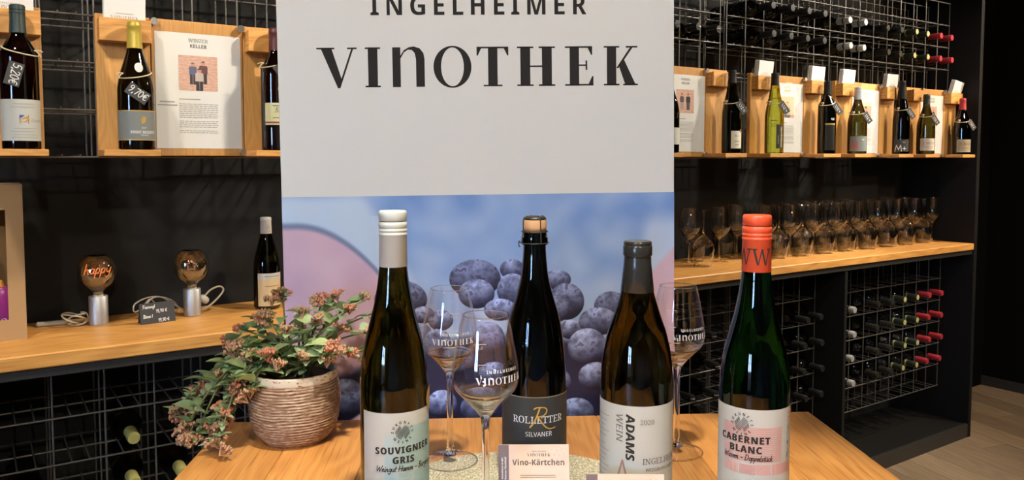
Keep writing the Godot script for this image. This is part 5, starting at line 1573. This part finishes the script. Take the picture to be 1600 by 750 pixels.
	l = part(o, "label", curved(R, -1.7, 1.7, 0.015, 0.1150, 48), mat(lin(0.028, 0.030, 0.031), 0.55), Vector3.ZERO, Vector3.ZERO, "black label with white and gold lettering")
	part(l, "gold_line", curved(R + 0.0002, -1.7, 1.7, 0.1138, 0.1147, 48), mat(lin(0.28, 0.24, 0.15), 0.4))
	st = begin()
	add_text(st, "ROLLETTER", 0.0084, Vector2(0.0043, 0.0862), serif)
	add_text(st, "SILVANER", 0.0056, Vector2(0.0045, 0.0685), sans)
	print_on(l, st, R + 0.0003, M.white_print)
	st = begin()
	add_strokes(st, [smooth_line(V2([-0.0035, 0.1000, 0.0, 0.1020, 0.010, 0.1015, 0.0125, 0.0970, 0.008, 0.0915, 0.0005, 0.0905])), smooth_line(V2([0.001, 0.0905, 0.006, 0.0830, 0.0115, 0.0770, 0.0175, 0.0745, 0.0245, 0.0755]))], 0.0016)
	add_strokes(st, [smooth_line(V2([0.0035, 0.1015, 0.0005, 0.0930, -0.0035, 0.0840, -0.0085, 0.0775]))], 0.0019)
	print_on(l, st, R + 0.0006, M.gold, 0.05, "gold_initial")
	# tasting glasses
	tasting_glass(Vector3(-0.0295, MAT_Y, -0.87), 0.55, "tasting glass in front, between the white-capped and the corked bottle")
	tasting_glass(Vector3(-0.083, MAT_Y, -1.05), 0.22, "tasting glass behind, beside the white-capped bottle")
	tasting_glass(Vector3(0.230, TABLE_Y, -1.095), 0.40, "tasting glass half hidden behind the wide burgundy bottle")
	# cards
	vino_card(Vector3(0.0265, MAT_Y, -0.935), Vector3(-0.16, -0.03, 0.014), "pink card leaning on the sparkling wine bottle")
	vino_card(Vector3(0.1235, MAT_Y, -0.845), Vector3(-0.14, -0.02, 0.0), "pink card before the wide burgundy bottle")
	vino_card(Vector3(0.2545, TABLE_Y, -0.795), Vector3(-0.22, -0.12, -0.05), "pink card before the green bottle with orange-red cap")
	vino_card(Vector3(-0.130, MAT_Y, -0.815), Vector3(-0.14, 0.08, 0.02), "pink card before the white-capped bottle, barely in view")

func _seal() -> ArrayMesh:
	var st := begin()
	for i in 20: add_poly(st, [Vector2(0, 0.140), Vector2(0.013 * cos(TAU * i / 20), 0.140 + 0.013 * sin(TAU * i / 20)), Vector2(0.013 * cos(TAU * (i + 1) / 20), 0.140 + 0.013 * sin(TAU * (i + 1) / 20))])
	return st.commit()

func tasting_radius(y: float) -> float:
	var p := V2([0.0363, 0.160, 0.0372, 0.168, 0.0358, 0.183, 0.032, 0.202, 0.0285, 0.2205, 0.0248, 0.2345])
	for i in p.size() - 1:
		if y <= p[i + 1].y: return lerpf(p[i].x, p[i + 1].x, clampf((y - p[i].y) / (p[i + 1].y - p[i].y), 0, 1))
	return 0.025

var tasting: Node3D
func tasting_glass(at: Vector3, turn: float, label: String) -> void:
	if tasting == null:
		var o := thing("tasting_glass", label, "wine glass", at, turn, "printed tasting glasses on the table")
		# thin blown bowl (outer and inner skin), solid stem with the heavy bottom of the bowl, thin foot
		var outer := smooth_profile(V2([0.0076, 0.1230, 0.0150, 0.1320, 0.0250, 0.1425, 0.0335, 0.1520, 0.0366, 0.1600, 0.0375, 0.1680, 0.0361, 0.183, 0.0323, 0.202, 0.0288, 0.2205, 0.0250, 0.2342]), 4)
		var inner := smooth_profile(V2([0.0241, 0.2342, 0.0278, 0.2205, 0.0312, 0.202, 0.0350, 0.183, 0.0364, 0.1680, 0.0354, 0.1605, 0.0322, 0.1535, 0.0238, 0.1452, 0.0135, 0.1360, 0.0060, 0.1312, 0.0, 0.1300]), 4)
		part(o, "bowl", lathe(outer + V2([0.02475, 0.2348, 0.0243, 0.2348]) + inner, 64, 0.9), M.thin)
		part(o, "rim", tube(ring_pts(0.02455, 0.2344, 64), 0.0006, 6), M.clear)
		var stem := smooth_profile(V2([0.0085, 0.0092, 0.0052, 0.018, 0.0042, 0.04, 0.0041, 0.095, 0.005, 0.115, 0.0070, 0.1222, 0.0145, 0.1318, 0.0244, 0.1424, 0.0282, 0.1464]), 5)
		part(o, "stem", lathe(V2([0.0, 0.0085]) + stem + smooth_profile(V2([0.0274, 0.1482, 0.0240, 0.1448, 0.0138, 0.1358, 0.0062, 0.1310, 0.0, 0.1298]), 4), 48, 0.9), M.clear)
		part(o, "foot", lathe(V2([0.0360, 0.0003, 0.0368, 0.0010]) + smooth_profile(V2([0.0365, 0.0016, 0.034, 0.0026, 0.02, 0.0050, 0.0105, 0.0080, 0.0083, 0.0095]), 4), 56, 0.9), M.thin)
		part(o, "foot_rim", tube(ring_pts(0.0362, 0.0014, 56), 0.0010, 6), M.clear)
		var st := begin()
		var w := begin()
		add_wordmark(w, 0.0074, Vector2(0, 0.1660))
		add_text(w, "INGELHEIMER", 0.0033, Vector2(0.002, 0.1795), sans_wide)
		part(o, "lettering", rolled(w.commit(), func(y): return tasting_radius(y) + 0.0008), M.white_print, Vector3.ZERO, Vector3.ZERO, "white printed lettering")
		add_strokes(st, [V2([-0.008, 0.193, 0.006, 0.193]), V2([-0.008, 0.168, 0.003, 0.168])], 0.0007)
		add_text(st, "0,2 l", 0.0034, Vector2(0, 0.1885), sans)
		add_text(st, "0,1 l", 0.0034, Vector2(-0.002, 0.164), sans)
		part(o, "fill_marks", rolled(st.commit(), func(y): return tasting_radius(y) + 0.0008, PI * 0.9), M.white_print, Vector3.ZERO, Vector3.ZERO, "white fill lines")
		tasting = o
		return
	var c: Node3D = tasting.duplicate()
	c.name = numbered("tasting_glass")
	add_child(c)
	tag(c, label)
	c.position = at
	c.rotation.y = turn

# ------------------------------------------------------------------ plant
func leaf_mesh(len: float, wid: float, cup: float) -> ArrayMesh:
	var st := begin()
	var n := 6
	var rows := []
	for i in n + 1:
		var t := float(i) / n
		var w := wid * pow(sin(PI * pow(t, 0.8)), 0.75) * 0.5 if i > 0 and i < n else wid * 0.05
		var y := 0.25 * len * t * (1.0 - t) - 0.12 * len * t * t
		rows.append([Vector3(-w, y + cup * w, t * len), Vector3(0, y - cup * w * 0.2, t * len), Vector3(w, y + cup * w, t * len)])
	for i in n:
		for j in 2:
			for q in [[i, j], [i + 1, j + 1], [i, j + 1], [i, j], [i + 1, j], [i + 1, j + 1]]:
				st.set_smooth_group(0)
				st.set_uv(Vector2(q[1], q[0]))
				st.add_vertex(rows[q[0]][q[1]])
	st.generate_normals()
	return st.commit()

func cluster_mesh(n: int, rad: float, flat: float) -> ArrayMesh:
	var st := begin()
	var bud := SphereMesh.new()
	bud.radius = 0.5
	bud.height = 1.0
	bud.radial_segments = 6
	bud.rings = 3
	var ba: Array = bud.get_mesh_arrays()
	var bv: PackedVector3Array = ba[Mesh.ARRAY_VERTEX]
	var bn: PackedVector3Array = ba[Mesh.ARRAY_NORMAL]
	for i in n:
		var a := rng.randf() * TAU
		var r := sqrt(rng.randf()) * rad
		var p := Vector3(cos(a) * r, rng.randf_range(-0.3, 0.6) * flat + (rad - r) * 0.35, sin(a) * r)
		var s := rng.randf_range(0.0026, 0.0042)
		for vi in ba[Mesh.ARRAY_INDEX]:
			st.set_normal(bn[vi])
			st.set_uv(Vector2.ZERO)
			st.add_vertex(p + bv[vi] * Vector3(s, s * 1.5, s))
		if i % 3 == 0: add_tube(st, [Vector3(0, -rad * 0.9, 0), p], 0.0006, 3)
	return st.commit()

func plant() -> void:
	var C := Vector3(-0.318, TABLE_Y, -1.148)
	var o := thing("potted_plant", "trailing sedum with orange-pink buds in a ridged beige pot", "plant", C, 0)
	# ridged pot
	var prof := [Vector2(0, 0.0), Vector2(0.040, 0.0)]
	var body := smooth_profile(V2([0.042, 0.0, 0.052, 0.010, 0.0605, 0.026, 0.0645, 0.045, 0.0655, 0.062, 0.0640, 0.080, 0.0615, 0.092]), 12)
	for i in body.size():
		var q: Vector2 = body[i]
		prof.append(Vector2(q.x + (0.0007 * sin(q.y * 1500.0) if q.y > 0.008 else 0.0), q.y))
	prof += V2([0.0620, 0.0945, 0.0618, 0.1030, 0.0608, 0.1042, 0.0580, 0.1042, 0.0572, 0.1030, 0.0575, 0.085, 0.0, 0.085])
	part(o, "pot", lathe(prof, 72, 0.5), M.pot, Vector3.ZERO, Vector3.ZERO, "beige ceramic pot with brown grooves")
	part(o, "soil", lathe(V2([0.0572, 0.088, 0.0572, 0.092, 0.03, 0.095, 0, 0.096]), 24), M.soil)
	var leaves := []
	for i in 3: leaves.append(leaf_mesh([0.028, 0.034, 0.022][i], [0.0185, 0.020, 0.013][i], [0.25, 0.4, 0.15][i]))
	var clusters := []
	for i in 3: clusters.append(cluster_mesh([44, 34, 26][i], [0.0140, 0.0115, 0.0095][i], 0.006))
	# stems: end points relative to the pot, worked out from the outline of the plant: [x, y, z] and how much flower
	var ends := [
		[-0.012, 0.200, 0.015], [0.062, 0.195, 0.0], [0.10, 0.190, -0.02], [0.125, 0.170, -0.03], [0.112, 0.150, 0.02], [0.095, 0.125, 0.04], [0.118, 0.118, -0.01],
		[0.02, 0.178, 0.03], [0.045, 0.170, 0.04], [-0.035, 0.172, 0.02], [-0.055, 0.160, -0.01], [-0.075, 0.152, 0.01], [-0.07, 0.135, 0.04], [0.075, 0.155, 0.03], [0.005, 0.160, 0.055], [0.07, 0.14, 0.06],
		[-0.09, 0.135, 0.02], [-0.095, 0.105, 0.03], [-0.07, 0.085, 0.05], [-0.045, 0.088, 0.062], [-0.115, 0.075, 0.01], [-0.088, 0.062, 0.04],
		[-0.165, 0.050, 0.02], [-0.175, 0.030, 0.0], [-0.150, 0.020, 0.035], [-0.135, 0.052, 0.035], [-0.150, 0.068, -0.01], [-0.128, 0.018, 0.05], [-0.105, 0.030, 0.045], [-0.100, 0.014, 0.065], [-0.085, 0.040, 0.05], [-0.120, 0.085, 0.02],
		[0.03, 0.128, 0.062], [-0.02, 0.130, 0.06], [0.06, 0.118, 0.05], [0.085, 0.178, 0.01], [0.04, 0.186, -0.02], [-0.05, 0.125, 0.05], [0.0, 0.145, -0.03], [-0.14, 0.035, 0.05], [-0.06, 0.10, 0.055], [-0.078, 0.060, 0.062], [-0.085, 0.022, 0.075]]
	var small := begin()
	var sa: Array = leaves[2].surface_get_arrays(0)
	var k := 0
	for e in ends:
		var tip := Vector3(e[0], e[1] * (1.09 if e[1] > 0.11 else 1.0), e[2])
		var ang := atan2(tip.x, tip.z)
		var root := Vector3(sin(ang) * 0.03 * rng.randf(), 0.092, cos(ang) * 0.03 * rng.randf())
		var trailing := tip.y < 0.11
		var mid: Vector3
		if trailing: mid = Vector3(lerpf(root.x, tip.x, 0.55), maxf(0.118 if tip.x > -0.1 else 0.112, tip.y + 0.03), lerpf(root.z, tip.z, 0.6))
		else: mid = root.lerp(tip, 0.5) + Vector3(-tip.x * 0.12, 0.012, rng.randf_range(-0.01, 0.01))
		var pts := smooth3([root, mid, tip], 8)
		part(o, "stem", tube(pts, 0.0018, 5, 0.0011), M.stem)
		var n := 7
		for i in n:
			var f := 0.30 + 0.66 * i / (n - 1.0)
			var idx := int(f * (pts.size() - 1))
			var p: Vector3 = pts[idx]
			if p.y < 0.097 and Vector2(p.x, p.z).length() < 0.068: continue
			var a := k * 2.4 + i * 2.1
			var dir := Vector3(sin(a), rng.randf_range(-0.15, 0.75), cos(a)).normalized()
			var kind := rng.randi_range(0, 2)
			var tipy := p.y + dir.y * 0.028
			if tipy < 0.006: dir.y = absf(dir.y) * 0.3
			var lf := part(o, "leaf", leaves[kind], M["leaf%d" % rng.randi_range(0, 3)])
			lf.basis = Basis.looking_at(-dir.normalized(), Vector3.UP) * Basis(Vector3.BACK, rng.randf_range(-0.5, 0.5)) * Basis().scaled(Vector3.ONE * rng.randf_range(0.8, 1.2))
			lf.position = p
		for i in 12:      # little leaves crowding under the buds
			var q: Vector3 = pts[pts.size() - 1 - i / 3]
			var a := k * 1.7 + i * 2.4
			var dir := Vector3(sin(a), rng.randf_range(-0.1, 0.9), cos(a)).normalized()
			var bs := Basis.looking_at(-dir, Vector3.UP) * Basis().scaled(Vector3.ONE * rng.randf_range(0.45, 0.75))
			for j in sa[Mesh.ARRAY_VERTEX].size():
				small.set_normal((bs * sa[Mesh.ARRAY_NORMAL][j]).normalized())
				var pv: Vector3 = q + bs * sa[Mesh.ARRAY_VERTEX][j]
				small.add_vertex(Vector3(pv.x, maxf(pv.y, 0.001), pv.z))
		# buds at the tip
		var c := part(o, "flower_cluster", clusters[k % 3], M.bud_pink if (k * 7) % 5 < 3 else M.bud_tan, tip)
		c.rotation = Vector3(rng.randf_range(-0.5, 0.7), rng.randf() * TAU, rng.randf_range(-0.4, 0.4))
		if k % 3 == 0:
			var t2 := tip + Vector3(rng.randf_range(-0.016, 0.016), rng.randf_range(-0.016, 0.002), rng.randf_range(-0.004, 0.016))
			t2.y = maxf(t2.y, 0.012)
			part(o, "flower_cluster", clusters[(k + 1) % 3], M.bud_tan, t2, Vector3(rng.randf(), rng.randf() * 6.0, 0))
		k += 1
	var sm := part(o, "small_leaves", small.commit(), M.leaf1)
	sm.set_meta("kind", "stuff")
